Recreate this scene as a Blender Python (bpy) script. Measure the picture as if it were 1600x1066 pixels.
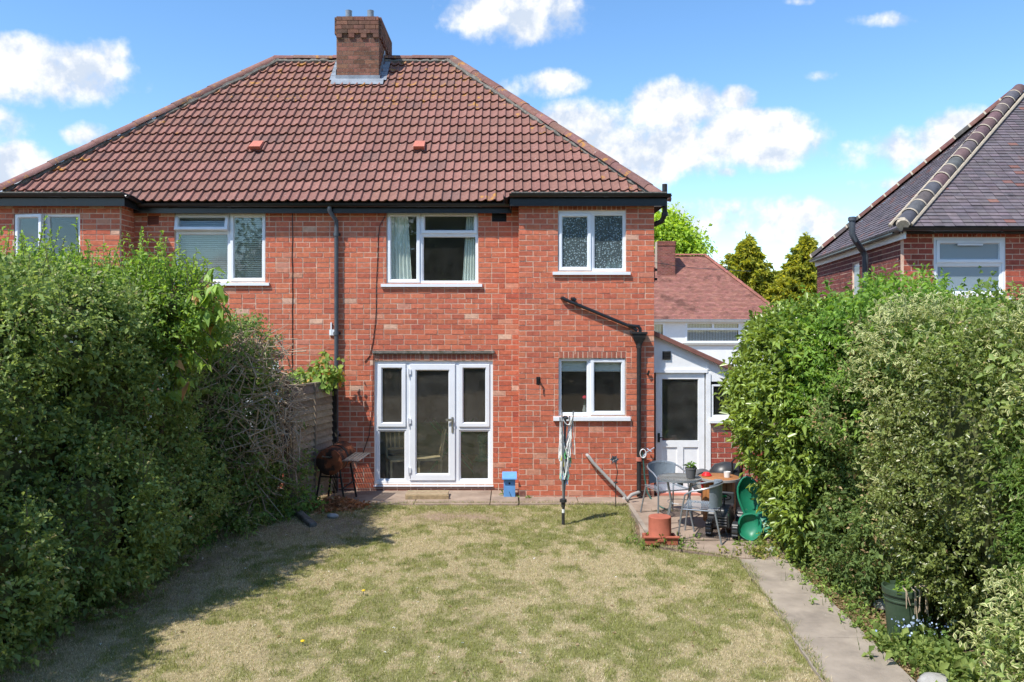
import bpy, bmesh, math, random
import numpy as np
from mathutils import Vector, Matrix

random.seed(7)
RNG = np.random.default_rng(7)
SC = bpy.context.scene
COL = SC.collection
for o in list(bpy.data.objects):
    bpy.data.objects.remove(o)

# ------------------------------------------------------------------ camera, sky, sun, exposure
CAM_Z, FPX, HOR = 2.83, 1242.0, 507.0          # eye height, focal length in photo pixels, horizon row
cam = bpy.data.cameras.new('camera')
cam.sensor_width = 36.0
cam.lens = FPX / 1600 * 36
cam.shift_y = -(533 - HOR) / 1600
cam.clip_start, cam.clip_end = 0.1, 3000
cam_o = bpy.data.objects.new('camera', cam)
cam_o.location = (0, 0, CAM_Z)
cam_o.rotation_euler = (math.radians(90), 0, 0)
COL.objects.link(cam_o)
SC.camera = cam_o

SUN_EL, SUN_AZ = math.radians(55), math.radians(48)   # azimuth measured from the wall normal towards the left
sun = bpy.data.lights.new('sun', 'SUN')
sun.energy = 3.4
sun.angle = math.radians(0.53)
sun.color = (1.0, 0.95, 0.87)
sun_o = bpy.data.objects.new('sun', sun)
sd = Vector((math.sin(SUN_AZ) * math.cos(SUN_EL), math.cos(SUN_AZ) * math.cos(SUN_EL), -math.sin(SUN_EL)))
sun_o.rotation_euler = sd.to_track_quat('-Z', 'Y').to_euler()
sun_o.location = (-20, -20, 30)
COL.objects.link(sun_o)

SC.view_settings.view_transform = 'Standard'
SC.view_settings.look = 'None'
SC.view_settings.exposure = 0.86
SC.view_settings.gamma = 1
SC.render.engine = 'CYCLES'
SC.cycles.use_denoising = True
SC.cycles.max_bounces = 7
SC.cycles.diffuse_bounces = 3
SC.cycles.glossy_bounces = 3
SC.cycles.transmission_bounces = 4
SC.cycles.transparent_max_bounces = 10
SC.cycles.caustics_reflective = False
SC.cycles.caustics_refractive = False

def make_world():
    w = bpy.data.worlds.new('World'); SC.world = w; w.use_nodes = True
    nt = w.node_tree; N = nt.nodes; L = nt.links; N.clear()
    def math_(op, a, b=None, clamp=False):
        n = N.new('ShaderNodeMath'); n.operation = op; n.use_clamp = clamp
        for i, s in enumerate((a, b)):
            if s is None: continue
            if isinstance(s, (int, float)): n.inputs[i].default_value = s
            else: L.new(s, n.inputs[i])
        return n.outputs[0]
    def ramp(v, lo, hi):
        n = N.new('ShaderNodeMapRange'); n.interpolation_type = 'SMOOTHSTEP'
        n.inputs[1].default_value = lo; n.inputs[2].default_value = hi
        L.new(v, n.inputs[0]); return n.outputs[0]
    tc = N.new('ShaderNodeTexCoord')
    sep = N.new('ShaderNodeSeparateXYZ'); L.new(tc.outputs['Generated'], sep.inputs[0])
    x, y, z = sep.outputs
    sky = N.new('ShaderNodeTexSky'); sky.sky_type = 'NISHITA'; sky.sun_disc = False
    sky.sun_elevation = SUN_EL; sky.sun_rotation = math.radians(180) + SUN_AZ
    sky.air_density = 1.0; sky.dust_density = 0.0; sky.ozone_density = 2.4; sky.altitude = 60
    # clouds: cumulus sitting at fixed bearings, ragged by noise
    yy = math_('MAXIMUM', y, 0.05)
    u = math_('DIVIDE', x, yy); v = math_('DIVIDE', z, yy)
    comb = N.new('ShaderNodeCombineXYZ'); L.new(u, comb.inputs[0]); L.new(v, comb.inputs[2])
    def noise(vec, scale, det, rough=0.55, off=(0, 0, 0)):
        m = N.new('ShaderNodeMapping'); L.new(vec, m.inputs[0]); m.inputs['Location'].default_value = off
        n = N.new('ShaderNodeTexNoise'); n.inputs['Scale'].default_value = scale
        n.inputs['Detail'].default_value = det; n.inputs['Roughness'].default_value = rough
        L.new(m.outputs[0], n.inputs['Vector']); return n.outputs['Fac']
    nd = tc.outputs['Generated']
    n1 = noise(nd, 9.0, 6, 0.6)
    n1b = noise(nd, 9.0, 6, 0.6, (0.012, 0.0, -0.016))   # the same field a little towards the sun
    n2 = noise(nd, 26.0, 3, 0.6)
    blobs = [  # photo pixel centre, half width, half height up, half height down, weight
        (95, 100, 150, 60, 46, 1.0), (30, 92, 90, 42, 40, .9), (175, 88, 60, 32, 32, .8), (15, 262, 70, 52, 40, 1.0), (10, 118, 40, 36, 25, .7),
        (130, 207, 30, 20, 16, .55), (800, 18, 112, 50, 40, 1.0), (860, 6, 50, 30, 26, .8), (735, 40, 30, 16, 14, .5),
        (850, 132, 60, 22, 18, .5), (1010, 230, 150, 62, 56, 1.0), (1050, 170, 70, 46, 46, 1.0), (1170, 215, 120, 48, 40, 1.0), (920, 195, 90, 36, 40, .9), (1000, 262, 120, 30, 18, .8),
        (1155, 150, 26, 18, 14, .5), (1288, 116, 32, 12, 9, .5), (1385, 30, 50, 14, 12, .5), (1450, 232, 130, 50, 40, 1.0),
        (1520, 200, 90, 40, 30, .9), (1420, 288, 80, 22, 18, .8), (1250, 3, 26, 8, 8, .5), (1140, 345, 130, 30, 34, .75), (1220, 355, 130, 34, 40, .75), (1135, 268, 22, 10, 8, .6),
        (1060, 335, 60, 20, 30, .6), (600, 290, 200, 40, 40, .7), (-150, 200, 160, 60, 50, 1.0), (1800, 180, 160, 70, 50, 1.0)]
    dens = None
    def vm(op, p, q):
        n = N.new('ShaderNodeVectorMath'); n.operation = op; L.new(p, n.inputs[0])
        if isinstance(q, tuple): n.inputs[1].default_value = q
        else: L.new(q, n.inputs[1])
        return n.outputs['Value' if op == 'DOT_PRODUCT' else 'Vector']
    for (cx, cy, a, bu, bd, wt) in blobs:
        b_ = (bu + bd) / 2
        d = vm('MULTIPLY', vm('SUBTRACT', comb.outputs[0], ((cx - 800) / FPX, 0, (HOR - cy - (bu - bd) / 2) / FPX)), (FPX / a, 0, FPX / b_))
        r2 = vm('DOT_PRODUCT', d, d)
        d = math_('MULTIPLY', math_('SUBTRACT', 1.4, r2), wt)
        dens = d if dens is None else math_('MAXIMUM', dens, d)
    dens = math_('MAXIMUM', dens, -1.0)
    # elsewhere the same broken cumulus goes on
    zc = math_('ADD', math_('MAXIMUM', z, 0.0), 0.16)
    cp = N.new('ShaderNodeCombineXYZ'); L.new(math_('DIVIDE', x, zc), cp.inputs[0]); L.new(math_('DIVIDE', y, zc), cp.inputs[1])
    g = noise(cp.outputs[0], 1.1, 4, 0.5, (3.1, 1.7, 0))
    gen = math_('MULTIPLY', math_('SUBTRACT', g, 0.53), 7.0)
    out = math_('MAXIMUM', ramp(math_('ABSOLUTE', u), 0.72, 0.85), math_('MAXIMUM', ramp(v, 0.44, 0.56), math_('LESS_THAN', y, 0.06)))
    gen = math_('SUBTRACT', math_('MULTIPLY', math_('ADD', gen, 1.0), out), 1.0)
    dens = math_('MAXIMUM', dens, gen)
    edge = math_('ADD', dens, math_('ADD', math_('MULTIPLY', math_('SUBTRACT', n1, 0.5), 4.6), math_('MULTIPLY', math_('SUBTRACT', n2, 0.5), 1.1)))
    fac = ramp(edge, 0.05, 1.1)
    fac = math_('MULTIPLY', fac, ramp(z, -0.02, 0.03))
    relief = math_('MULTIPLY', math_('SUBTRACT', n1, n1b), 8.0)
    lit = math_('ADD', math_('ADD', 0.46, relief), math_('MULTIPLY', math_('SUBTRACT', 0.5, n2), 0.25))
    thick = ramp(edge, 0.5, 2.6)
    lit = math_('ADD', lit, math_('MULTIPLY', thick, 0.3), clamp=True)
    ccol = N.new('ShaderNodeMix'); ccol.data_type = 'RGBA'
    ccol.inputs[6].default_value = (2.55, 2.9, 3.45, 1); ccol.inputs[7].default_value = (4.2, 4.2, 4.2, 1)
    L.new(lit, ccol.inputs[0])
    hsv = N.new('ShaderNodeHueSaturation'); hsv.inputs['Saturation'].default_value = 1.17; hsv.inputs['Value'].default_value = 0.88
    hsv.inputs['Hue'].default_value = 0.5
    L.new(sky.outputs[0], hsv.inputs['Color'])
    mix = N.new('ShaderNodeMix'); mix.data_type = 'RGBA'
    L.new(fac, mix.inputs[0]); L.new(hsv.outputs[0], mix.inputs[6]); L.new(ccol.outputs[2], mix.inputs[7])
    bg = N.new('ShaderNodeBackground'); bg.inputs[1].default_value = 0.15
    L.new(mix.outputs[2], bg.inputs[0])
    o = N.new('ShaderNodeOutputWorld'); L.new(bg.outputs[0], o.inputs[0])
    w.cycles.sampling_method = 'MANUAL'; w.cycles.sample_map_resolution = 512
make_world()

# ------------------------------------------------------------------ helpers
def PX(x, y, Y):
    """point at depth Y that sits where the photo shows (x, y)"""
    return Vector(((x - 800) * Y / FPX, Y, CAM_Z + (HOR - y) * Y / FPX))
def GX(x, y, z=0.0):
    """ground point seen at photo pixel (x, y)"""
    Y = (CAM_Z - z) * FPX / (y - HOR)
    return Vector(((x - 800) * Y / FPX, Y, z))

MATS = {}
def mat(name, col=(.5, .5, .5), rough=.7, attr=False, var=.15, scale=6., bump=0., bscale=80., metal=0., spec=.3, dirt=None, detail=5):
    """procedural material: flat or per-piece colour, broken up by noise, optional stain and bump"""
    m = bpy.data.materials.new(name); m.use_nodes = True
    nt = m.node_tree; N = nt.nodes; L = nt.links
    b = N['Principled BSDF']
    b.inputs['Roughness'].default_value = rough; b.inputs['Metallic'].default_value = metal
    b.inputs['Specular IOR Level'].default_value = spec
    geo = N.new('ShaderNodeNewGeometry')
    def noise(s, d=detail, r=.6):
        n = N.new('ShaderNodeTexNoise'); n.inputs['Scale'].default_value = s; n.inputs['Detail'].default_value = d
        n.inputs['Roughness'].default_value = r; L.new(geo.outputs['Position'], n.inputs['Vector']); return n.outputs['Fac']
    if attr:
        a = N.new('ShaderNodeAttribute'); a.attribute_name = 'col'; c = a.outputs['Color']
    else:
        a = N.new('ShaderNodeRGB'); a.outputs[0].default_value = (*col, 1); c = a.outputs[0]
    if var:
        mr = N.new('ShaderNodeMapRange'); L.new(noise(scale), mr.inputs[0])
        mr.inputs[1].default_value = .28; mr.inputs[2].default_value = .72
        mr.inputs[3].default_value = 1 - var; mr.inputs[4].default_value = 1 + var
        mx = N.new('ShaderNodeMix'); mx.data_type = 'RGBA'; mx.blend_type = 'MULTIPLY'; mx.inputs[0].default_value = 1
        L.new(c, mx.inputs[6]); L.new(mr.outputs[0], mx.inputs[7]); c = mx.outputs[2]
    for (dc, ds, lo, hi, amt) in (dirt or []):
        mr = N.new('ShaderNodeMapRange'); mr.interpolation_type = 'SMOOTHSTEP'; L.new(noise(ds, 6, .65), mr.inputs[0])
        mr.inputs[1].default_value = lo; mr.inputs[2].default_value = hi; mr.inputs[4].default_value = amt
        mx = N.new('ShaderNodeMix'); mx.data_type = 'RGBA'
        L.new(mr.outputs[0], mx.inputs[0]); L.new(c, mx.inputs[6]); mx.inputs[7].default_value = (*dc, 1); c = mx.outputs[2]
    L.new(c, b.inputs['Base Color'])
    if bump:
        bp = N.new('ShaderNodeBump'); bp.inputs['Strength'].default_value = bump; bp.inputs['Distance'].default_value = .01
        L.new(noise(bscale, 4), bp.inputs['Height']); L.new(bp.outputs[0], b.inputs['Normal'])
    MATS[name] = m
    return m

def leaf_mat(name, rough=.45, trans=.3, spec=.35):
    m = bpy.data.materials.new(name); m.use_nodes = True
    nt = m.node_tree; N = nt.nodes; L = nt.links
    b = N['Principled BSDF']; b.inputs['Roughness'].default_value = rough; b.inputs['Specular IOR Level'].default_value = spec
    a = N.new('ShaderNodeAttribute'); a.attribute_name = 'col'
    L.new(a.outputs['Color'], b.inputs['Base Color'])
    t = N.new('ShaderNodeBsdfTranslucent')
    hs = N.new('ShaderNodeHueSaturation'); hs.inputs['Hue'].default_value = .485; hs.inputs['Saturation'].default_value = 1.15; hs.inputs['Value'].default_value = 1.5
    L.new(a.outputs['Color'], hs.inputs['Color']); L.new(hs.outputs[0], t.inputs['Color'])
    mx = N.new('ShaderNodeMixShader'); mx.inputs[0].default_value = trans
    L.new(b.outputs[0], mx.inputs[1]); L.new(t.outputs[0], mx.inputs[2])
    L.new(mx.outputs[0], N['Material Output'].inputs['Surface'])
    MATS[name] = m; return m

def glass_mat(name, tint=(.9, .93, .92), ior=1.6, pattern=False, frost=0., film=.03):
    m = bpy.data.materials.new(name); m.use_nodes = True
    nt = m.node_tree; N = nt.nodes; L = nt.links
    N.remove(N['Principled BSDF'])
    t = N.new('ShaderNodeBsdfTransparent'); t.inputs[0].default_value = (*tint, 1)
    g = N.new('ShaderNodeBsdfGlossy'); g.inputs['Roughness'].default_value = .02; g.inputs[0].default_value = (.95, 1, 1, 1)
    geo = N.new('ShaderNodeNewGeometry')
    n = N.new('ShaderNodeTexNoise'); n.inputs['Scale'].default_value = 2.5; L.new(geo.outputs['Position'], n.inputs['Vector'])
    bp = N.new('ShaderNodeBump'); bp.inputs['Strength'].default_value = .03; bp.inputs['Distance'].default_value = .02
    L.new(n.outputs['Fac'], bp.inputs['Height']); L.new(bp.outputs[0], g.inputs['Normal'])
    f = N.new('ShaderNodeFresnel'); fi = N.new('ShaderNodeMapRange'); fi.inputs[3].default_value = ior; fi.inputs[4].default_value = 1 / ior
    L.new(geo.outputs['Backfacing'], fi.inputs[0]); L.new(fi.outputs[0], f.inputs[0])   # the same reflection on both faces of the sheet
    mx = N.new('ShaderNodeMixShader'); L.new(f.outputs[0], mx.inputs[0]); L.new(t.outputs[0], mx.inputs[1]); L.new(g.outputs[0], mx.inputs[2])
    out = mx.outputs[0]
    # thin uneven pale haze mixed in to lighten dark panes, standing for reflected light
    fd = N.new('ShaderNodeBsdfDiffuse'); fd.inputs[0].default_value = (.62, .60, .56, 1)
    fn_ = N.new('ShaderNodeTexNoise'); fn_.inputs['Scale'].default_value = 5; fn_.inputs['Detail'].default_value = 6; L.new(geo.outputs['Position'], fn_.inputs['Vector'])
    fr = N.new('ShaderNodeMapRange'); fr.inputs[1].default_value = .3; fr.inputs[2].default_value = .75; fr.inputs[3].default_value = film * .5; fr.inputs[4].default_value = film * 1.5
    L.new(fn_.outputs['Fac'], fr.inputs[0]); mf = N.new('ShaderNodeMixShader'); L.new(fr.outputs[0], mf.inputs[0]); L.new(out, mf.inputs[1]); L.new(fd.outputs[0], mf.inputs[2]); out = mf.outputs[0]
    if pattern:      # patterned privacy glass: a field of small pale pressed dots
        d = N.new('ShaderNodeBsdfPrincipled'); d.inputs['Base Color'].default_value = (.38, .5, .54, 1); d.inputs['Roughness'].default_value = .35
        vo = N.new('ShaderNodeTexVoronoi'); vo.inputs['Scale'].default_value = 30; L.new(geo.outputs['Position'], vo.inputs['Vector'])
        mr = N.new('ShaderNodeMapRange'); mr.inputs[1].default_value = .22; mr.inputs[2].default_value = .42; mr.inputs[3].default_value = .62; mr.inputs[4].default_value = .12
        L.new(vo.outputs['Distance'], mr.inputs[0])
        m2 = N.new('ShaderNodeMixShader'); L.new(mr.outputs[0], m2.inputs[0]); L.new(out, m2.inputs[1]); L.new(d.outputs[0], m2.inputs[2]); out = m2.outputs[0]
    if frost:
        d = N.new('ShaderNodeBsdfPrincipled'); d.inputs['Base Color'].default_value = (.28, .36, .42, 1); d.inputs['Roughness'].default_value = .3
        m2 = N.new('ShaderNodeMixShader'); m2.inputs[0].default_value = frost; L.new(out, m2.inputs[1]); L.new(d.outputs[0], m2.inputs[2]); out = m2.outputs[0]
    L.new(out, N['Material Output'].inputs['Surface'])
    MATS[name] = m; return m

def wloc(o):
    v = Vector((0, 0, 0))
    while o is not None:
        v = v + o.location; o = o.parent
    return v

def tag(o, label=None, cat=None, group=None, kind=None):
    for k, val in (('label', label), ('category', cat), ('group', group), ('kind', kind)):
        if val: o[k] = val
    return o

def thing(name, label, cat, loc=(0, 0, 0), group=None):
    o = bpy.data.objects.new(name, None); COL.objects.link(o); o.location = loc
    return tag(o, label, cat, group)

def mesh_arrays(name, V, F, col=None, smooth=False):
    """mesh from numpy arrays; F is (n, k) with one k; col is (n, 3) per face"""
    me = bpy.data.meshes.new(name)
    n, k = F.shape
    me.vertices.add(len(V)); me.vertices.foreach_set('co', np.ascontiguousarray(V, np.float32).ravel())
    me.loops.add(n * k); me.loops.foreach_set('vertex_index', np.ascontiguousarray(F, np.int32).ravel())
    me.polygons.add(n); me.polygons.foreach_set('loop_start', np.arange(0, n * k, k, dtype=np.int32))
    if smooth: me.polygons.foreach_set('use_smooth', np.ones(n, bool))
    me.update(calc_edges=True)
    if col is not None:
        a = me.attributes.new('col', 'FLOAT_COLOR', 'FACE')
        c = np.ones((n, 4), np.float32); c[:, :3] = col
        a.data.foreach_set('color', c.ravel())
    return me

def link(name, me, m, parent=None, loc=(0, 0, 0)):
    o = bpy.data.objects.new(name, me); COL.objects.link(o)
    if m is not None and not me.materials: me.materials.append(MATS[m] if isinstance(m, str) else m)
    o.parent = parent; o.location = loc
    return o

class MB:
    """collects faces in world coordinates; build() links them as one mesh object"""
    def __init__(s): s.v = []; s.f = []; s.c = []
    def add(s, vs, fs, col=None):
        n = len(s.v); s.v += [tuple(v) for v in vs]
        for f in fs: s.f.append(tuple(n + i for i in f)); s.c.append(col)
        return s
    def box(s, a, b, col=None, skip=(), rot=None, at=None):
        x0, y0, z0 = a; x1, y1, z1 = b
        vs = [(x0, y0, z0), (x1, y0, z0), (x1, y1, z0), (x0, y1, z0), (x0, y0, z1), (x1, y0, z1), (x1, y1, z1), (x0, y1, z1)]
        if rot is not None:
            c = Vector(at) if at else Vector(((x0 + x1) / 2, (y0 + y1) / 2, (z0 + z1) / 2))
            vs = [c + rot @ (Vector(v) - c) for v in vs]
        fs = {'bottom': (0, 3, 2, 1), 'top': (4, 5, 6, 7), 'front': (0, 1, 5, 4), 'right': (1, 2, 6, 5), 'back': (2, 3, 7, 6), 'left': (3, 0, 4, 7)}
        return s.add(vs, [f for k, f in fs.items() if k not in skip], col)
    def bar(s, p, q, w, h, col=None, up=(0, 0, 1)):
        p, q = Vector(p), Vector(q); d = (q - p).normalized(); a = d.cross(Vector(up))
        if a.length < 1e-4: a = d.cross(Vector((1, 0, 0)))
        a.normalize(); b = a.cross(d)
        vs = [c + a * sx * w / 2 + b * sy * h / 2 for c in (p, q) for sx, sy in ((-1, -1), (1, -1), (1, 1), (-1, 1))]
        return s.add(vs, [(0, 1, 2, 3), (7, 6, 5, 4), (0, 4, 5, 1), (1, 5, 6, 2), (2, 6, 7, 3), (3, 7, 4, 0)], col)
    def tube(s, pts, r, n=8, col=None, caps=True):
        pts = [Vector(p) for p in pts]; k = len(pts)
        rs = r if isinstance(r, (list, tuple)) else [r] * k
        vs = []; a = None
        for i, p in enumerate(pts):
            d = ((pts[min(i + 1, k - 1)] - p).normalized() + (p - pts[max(i - 1, 0)]).normalized())
            d = d.normalized() if d.length > 1e-6 else Vector((0, 0, 1))
            if a is None:
                a = d.cross(Vector((0, 0, 1)));
                if a.length < 1e-3: a = d.cross(Vector((0, 1, 0)))
            a = (a - d * a.dot(d)).normalized(); b = d.cross(a)
            vs += [p + (a * math.cos(t * 2 * math.pi / n) + b * math.sin(t * 2 * math.pi / n)) * rs[i] for t in range(n)]
        fs = [(i * n + j, i * n + (j + 1) % n, (i + 1) * n + (j + 1) % n, (i + 1) * n + j) for i in range(k - 1) for j in range(n)]
        if caps: fs += [tuple(range(n))[::-1], tuple((k - 1) * n + j for j in range(n))]
        return s.add(vs, fs, col)
    def lathe(s, prof, c, n=20, col=None, M=None):
        c = Vector(c); vs = []
        for r, z in prof:
            for j in range(n):
                p = Vector((r * math.cos(2 * math.pi * j / n), r * math.sin(2 * math.pi * j / n), z))
                vs.append(c + (M @ p if M is not None else p))
        fs = [(i * n + j, i * n + (j + 1) % n, (i + 1) * n + (j + 1) % n, (i + 1) * n + j) for i in range(len(prof) - 1) for j in range(n)]
        return s.add(vs, fs, col)
    def sweep_rect(s, x0, x1, z0, z1, prof, col=None):
        """frame: profile (inset, y) swept round a rectangle in a wall plane, mitred"""
        k = len(prof); vs = []
        for (i, y) in prof: vs += [(x0 + i, y, z0 + i), (x1 - i, y, z0 + i), (x1 - i, y, z1 - i), (x0 + i, y, z1 - i)]
        fs = [(4 * a + j, 4 * a + (j + 1) % 4, 4 * ((a + 1) % k) + (j + 1) % 4, 4 * ((a + 1) % k) + j) for a in range(k) for j in range(4)]
        return s.add(vs, fs, col)
    def build(s, name, m, parent=None, at=None, smooth=False, bevel=0):
        off = wloc(parent) if parent is not None else Vector((0, 0, 0))
        if at is not None: off = off + Vector(at)
        me = bpy.data.meshes.new(name)
        me.from_pydata([(v[0] - off.x, v[1] - off.y, v[2] - off.z) for v in s.v], [], s.f)
        if smooth:
            me.polygons.foreach_set('use_smooth', [True] * len(s.f))
            me.set_sharp_from_angle(angle=math.radians(40))
        if any(c is not None for c in s.c):
            a = me.attributes.new('col', 'FLOAT_COLOR', 'FACE')
            a.data.foreach_set('color', [x for c in s.c for x in (*(c or (.5, .5, .5)), 1)])
        o = link(name, me, m, parent, at or (0, 0, 0))
        if bevel:
            bv = o.modifiers.new('bevel', 'BEVEL'); bv.width = bevel; bv.segments = 2; bv.limit_method = 'ANGLE'
        return o

def jit(c, a=.1):
    k = 1 + random.uniform(-a, a)
    return tuple(max(0, x * k * (1 + random.uniform(-a, a) * .35)) for x in c)
def lerp(a, b, t): return tuple(x + (y - x) * t for x, y in zip(a, b))

def vnoise(p, seed=0):
    """smooth value noise in 3D for (n, 3) points, 0..1"""
    p = np.asarray(p, float); i = np.floor(p).astype(np.int64); f = p - i; f = f * f * (3 - 2 * f)
    def h(ix, iy, iz):
        n = (ix * 374761393 + iy * 668265263 + iz * 1274126177 + seed * 974711) & 0xffffffff
        n = ((n ^ (n >> 13)) * 1274126177) & 0xffffffff
        return ((n ^ (n >> 16)) & 0xffff) / 65535.0
    r = 0
    for a in (0, 1):
        for b in (0, 1):
            for c in (0, 1):
                w = (f[:, 0] if a else 1 - f[:, 0]) * (f[:, 1] if b else 1 - f[:, 1]) * (f[:, 2] if c else 1 - f[:, 2])
                r = r + w * h(i[:, 0] + a, i[:, 1] + b, i[:, 2] + c)
    return r
def fbm(p, seed=0, oct=4):
    p = np.asarray(p, float); r = 0; a = .5; t = 0
    for k in range(oct): r = r + a * vnoise(p * 2 ** k, seed + k); t += a; a *= .5
    return r / t
def unit(v): return v / np.maximum(np.linalg.norm(v, axis=-1, keepdims=True), 1e-9)
# ------------------------------------------------------------------ materials
mat('brick', attr=True, rough=.88, var=.22, scale=16, bump=.5, bscale=140, spec=.15,
    dirt=[((.66, .43, .33), 12, .61, .68, .6), ((.12, .06, .05), 3.1, .66, .78, .45), ((.55, .30, .22), 1.3, .60, .75, .3)])
mat('mortar', (.70, .50, .38), rough=.95, var=.2, scale=9, bump=.4, bscale=160, spec=.1, dirt=[((.56, .30, .21), 1.6, .45, .62, .6)])
mat('mortar_pale', (.62, .49, .39), rough=.95, var=.18, scale=9, bump=.4, bscale=160, spec=.1)
mat('upvc', (.80, .83, .88), rough=.32, var=.05, scale=3, spec=.45, dirt=[((.55, .55, .52), 5, .66, .8, .25)])
mat('white_paint', (.83, .84, .85), rough=.5, var=.07, scale=5, spec=.35, dirt=[((.45, .43, .38), 4, .66, .76, .4)])
mat('black_paint', (.014, .016, .019), rough=.28, var=.3, scale=12, spec=.5, bump=.1)
mat('grey_pipe', (.075, .088, .105), rough=.4, var=.2, scale=7, spec=.45, dirt=[((.16, .17, .18), 9, .6, .75, .5)])
mat('cast_iron', (.022, .022, .022), rough=.5, var=.4, scale=14, spec=.4, dirt=[((.13, .075, .045), 12, .6, .7, .5), ((.1, .11, .09), 5, .6, .7, .4)])
mat('grey_plastic', (.36, .35, .33), rough=.55, var=.15, scale=10, dirt=[((.2, .18, .15), 8, .58, .7, .5)])
mat('lead', (.22, .25, .29), rough=.45, var=.25, scale=8, spec=.5, bump=.3, bscale=25)
mat('roof_tile', attr=True, rough=.82, var=.16, scale=14, bump=.35, bscale=200, spec=.22,
    dirt=[((.09, .065, .058), 1.7, .56, .76, .5), ((.46, .40, .37), 30, .63, .68, .8), ((.05, .045, .04), 9, .63, .74, .5)])
mat('lichen_tile', attr=True, rough=.85, var=.2, scale=14, bump=.35, bscale=200, spec=.2,
    dirt=[((.075, .06, .055), 2.6, .58, .74, .5), ((.44, .22, .05), 5, .57, .63, .8), ((.46, .40, .37), 30, .63, .68, .7)])
mat('roof_felt', (.03, .025, .022), rough=.9)
mat('moss_edge', (.16, .15, .13), rough=.95, var=.4, scale=20, bump=.8, bscale=60, dirt=[((.30, .27, .24), 15, .55, .66, .8), ((.07, .07, .035), 7, .55, .66, .7)])
mat('clay', (.50, .17, .12), rough=.75, var=.15, scale=12, dirt=[((.5, .33, .26), 9, .6, .75, .4)])
mat('old_brick', attr=True, rough=.9, var=.25, scale=18, bump=.5, bscale=120, spec=.12,
    dirt=[((.055, .045, .035), 3.0, .5, .7, .6), ((.55, .33, .03), 5, .68, .72, .9), ((.35, .3, .24), 8, .64, .74, .4)])
mat('dark_clay', attr=True, rough=.8, var=.25, scale=10, bump=.3, bscale=120, spec=.2, dirt=[((.2, .19, .18), 9, .62, .74, .5)])
mat('slate_tile', attr=True, rough=.62, var=.2, scale=8, bump=.25, bscale=90, spec=.35, dirt=[((.23, .12, .10), 2.2, .62, .74, .35), ((.035, .03, .035), 3.5, .58, .7, .5)])
mat('red_plain_tile', attr=True, rough=.85, var=.15, scale=3, spec=.15, dirt=[((.10, .05, .04), .9, .54, .66, .65), ((.5, .2, .05), 1.6, .68, .74, .8)])
mat('cream_mortar', (.42, .36, .28), rough=.95, var=.2, scale=20, bump=.4)
mat('room', (.5, .47, .42), rough=.9, var=.05)
mat('room_dark', (.22, .18, .14), rough=.7, var=.2, scale=3)
mat('wood', attr=True, rough=.6, var=.2, scale=9, spec=.3)
mat('bare_metal', (.55, .56, .57), rough=.32, metal=.9, var=.15, scale=14)
mat('cloth', attr=True, rough=.95, var=.08, scale=12, spec=.1)
mat('render_white', (.82, .82, .82), rough=.85, var=.06, scale=2, bump=.2, bscale=120, dirt=[((.5, .5, .5), 1.5, .62, .78, .3)])
mat('concrete', (.33, .28, .228), rough=.9, var=.2, scale=3.5, bump=.5, bscale=70, spec=.15,
    dirt=[((.18, .155, .13), 1.4, .48, .68, .6), ((.5, .48, .44), 6.5, .70, .725, .7), ((.14, .13, .09), 4, .64, .74, .5)])
mat('patio', (.33, .255, .20), rough=.92, var=.22, scale=4, bump=.6, bscale=60, spec=.12,
    dirt=[((.19, .14, .105), 1.7, .5, .68, .6), ((.5, .44, .38), 5, .66, .74, .4), ((.12, .12, .07), 5, .66, .76, .5)])
mat('earth', (.19, .135, .09), rough=.98, var=.35, scale=7, bump=1.0, bscale=45, spec=.05,
    dirt=[((.30, .24, .15), 3, .5, .66, .6), ((.10, .12, .04), 1.7, .56, .7, .6)])
mat('lawn', attr=True, rough=.98, var=.35, scale=30, bump=1.0, bscale=90, spec=.05)
glass_mat('glass', film=.015)
glass_mat('glass_hazed', film=.03)  # door panes: stronger painted haze to lift their darkness
glass_mat('glass_pattern', tint=(.55, .62, .62), pattern=True)
glass_mat('glass_frost', frost=.75)
# pointing turns pale low on the walls and reddish with brick dust higher up
_m = MATS['mortar'].node_tree; _b = _m.nodes['Principled BSDF']; _src = _b.inputs['Base Color'].links[0].from_socket
_g = _m.nodes.new('ShaderNodeNewGeometry'); _s = _m.nodes.new('ShaderNodeSeparateXYZ'); _m.links.new(_g.outputs['Position'], _s.inputs[0])
_r = _m.nodes.new('ShaderNodeMapRange'); _r.interpolation_type = 'SMOOTHSTEP'; _m.links.new(_s.outputs[2], _r.inputs[0])
_r.inputs[1].default_value = 1.9; _r.inputs[2].default_value = .9
_x = _m.nodes.new('ShaderNodeMix'); _x.data_type = 'RGBA'; _m.links.new(_r.outputs[0], _x.inputs[0]); _m.links.new(_src, _x.inputs[6])
_x.inputs[7].default_value = (.72, .56, .44, 1); _m.links.new(_x.outputs[2], _b.inputs['Base Color'])

# ------------------------------------------------------------------ brickwork
BL, BH, JT = .229, .0871, .013       # brick pitch, course pitch, joint
RED, ORANGE, BURNT, PINK = (.49, .132, .080), (.59, .185, .104), (.36, .10, .072), (.61, .34, .24)
def brick_col(z, dark=0.):
    r = random.random()
    c = lerp(RED, ORANGE, random.random() ** .8 * (1 if z > 1.6 else .6))
    if r < .05: c = lerp(c, BURNT, random.uniform(.2, .8))
    elif r < .105: c = lerp(c, PINK, random.uniform(.2, .7))
    elif r < .118: c = lerp(c, (.66, .46, .34), random.uniform(.6, 1))
    c = jit(c, .08)
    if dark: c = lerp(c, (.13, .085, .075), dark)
    return c

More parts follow.
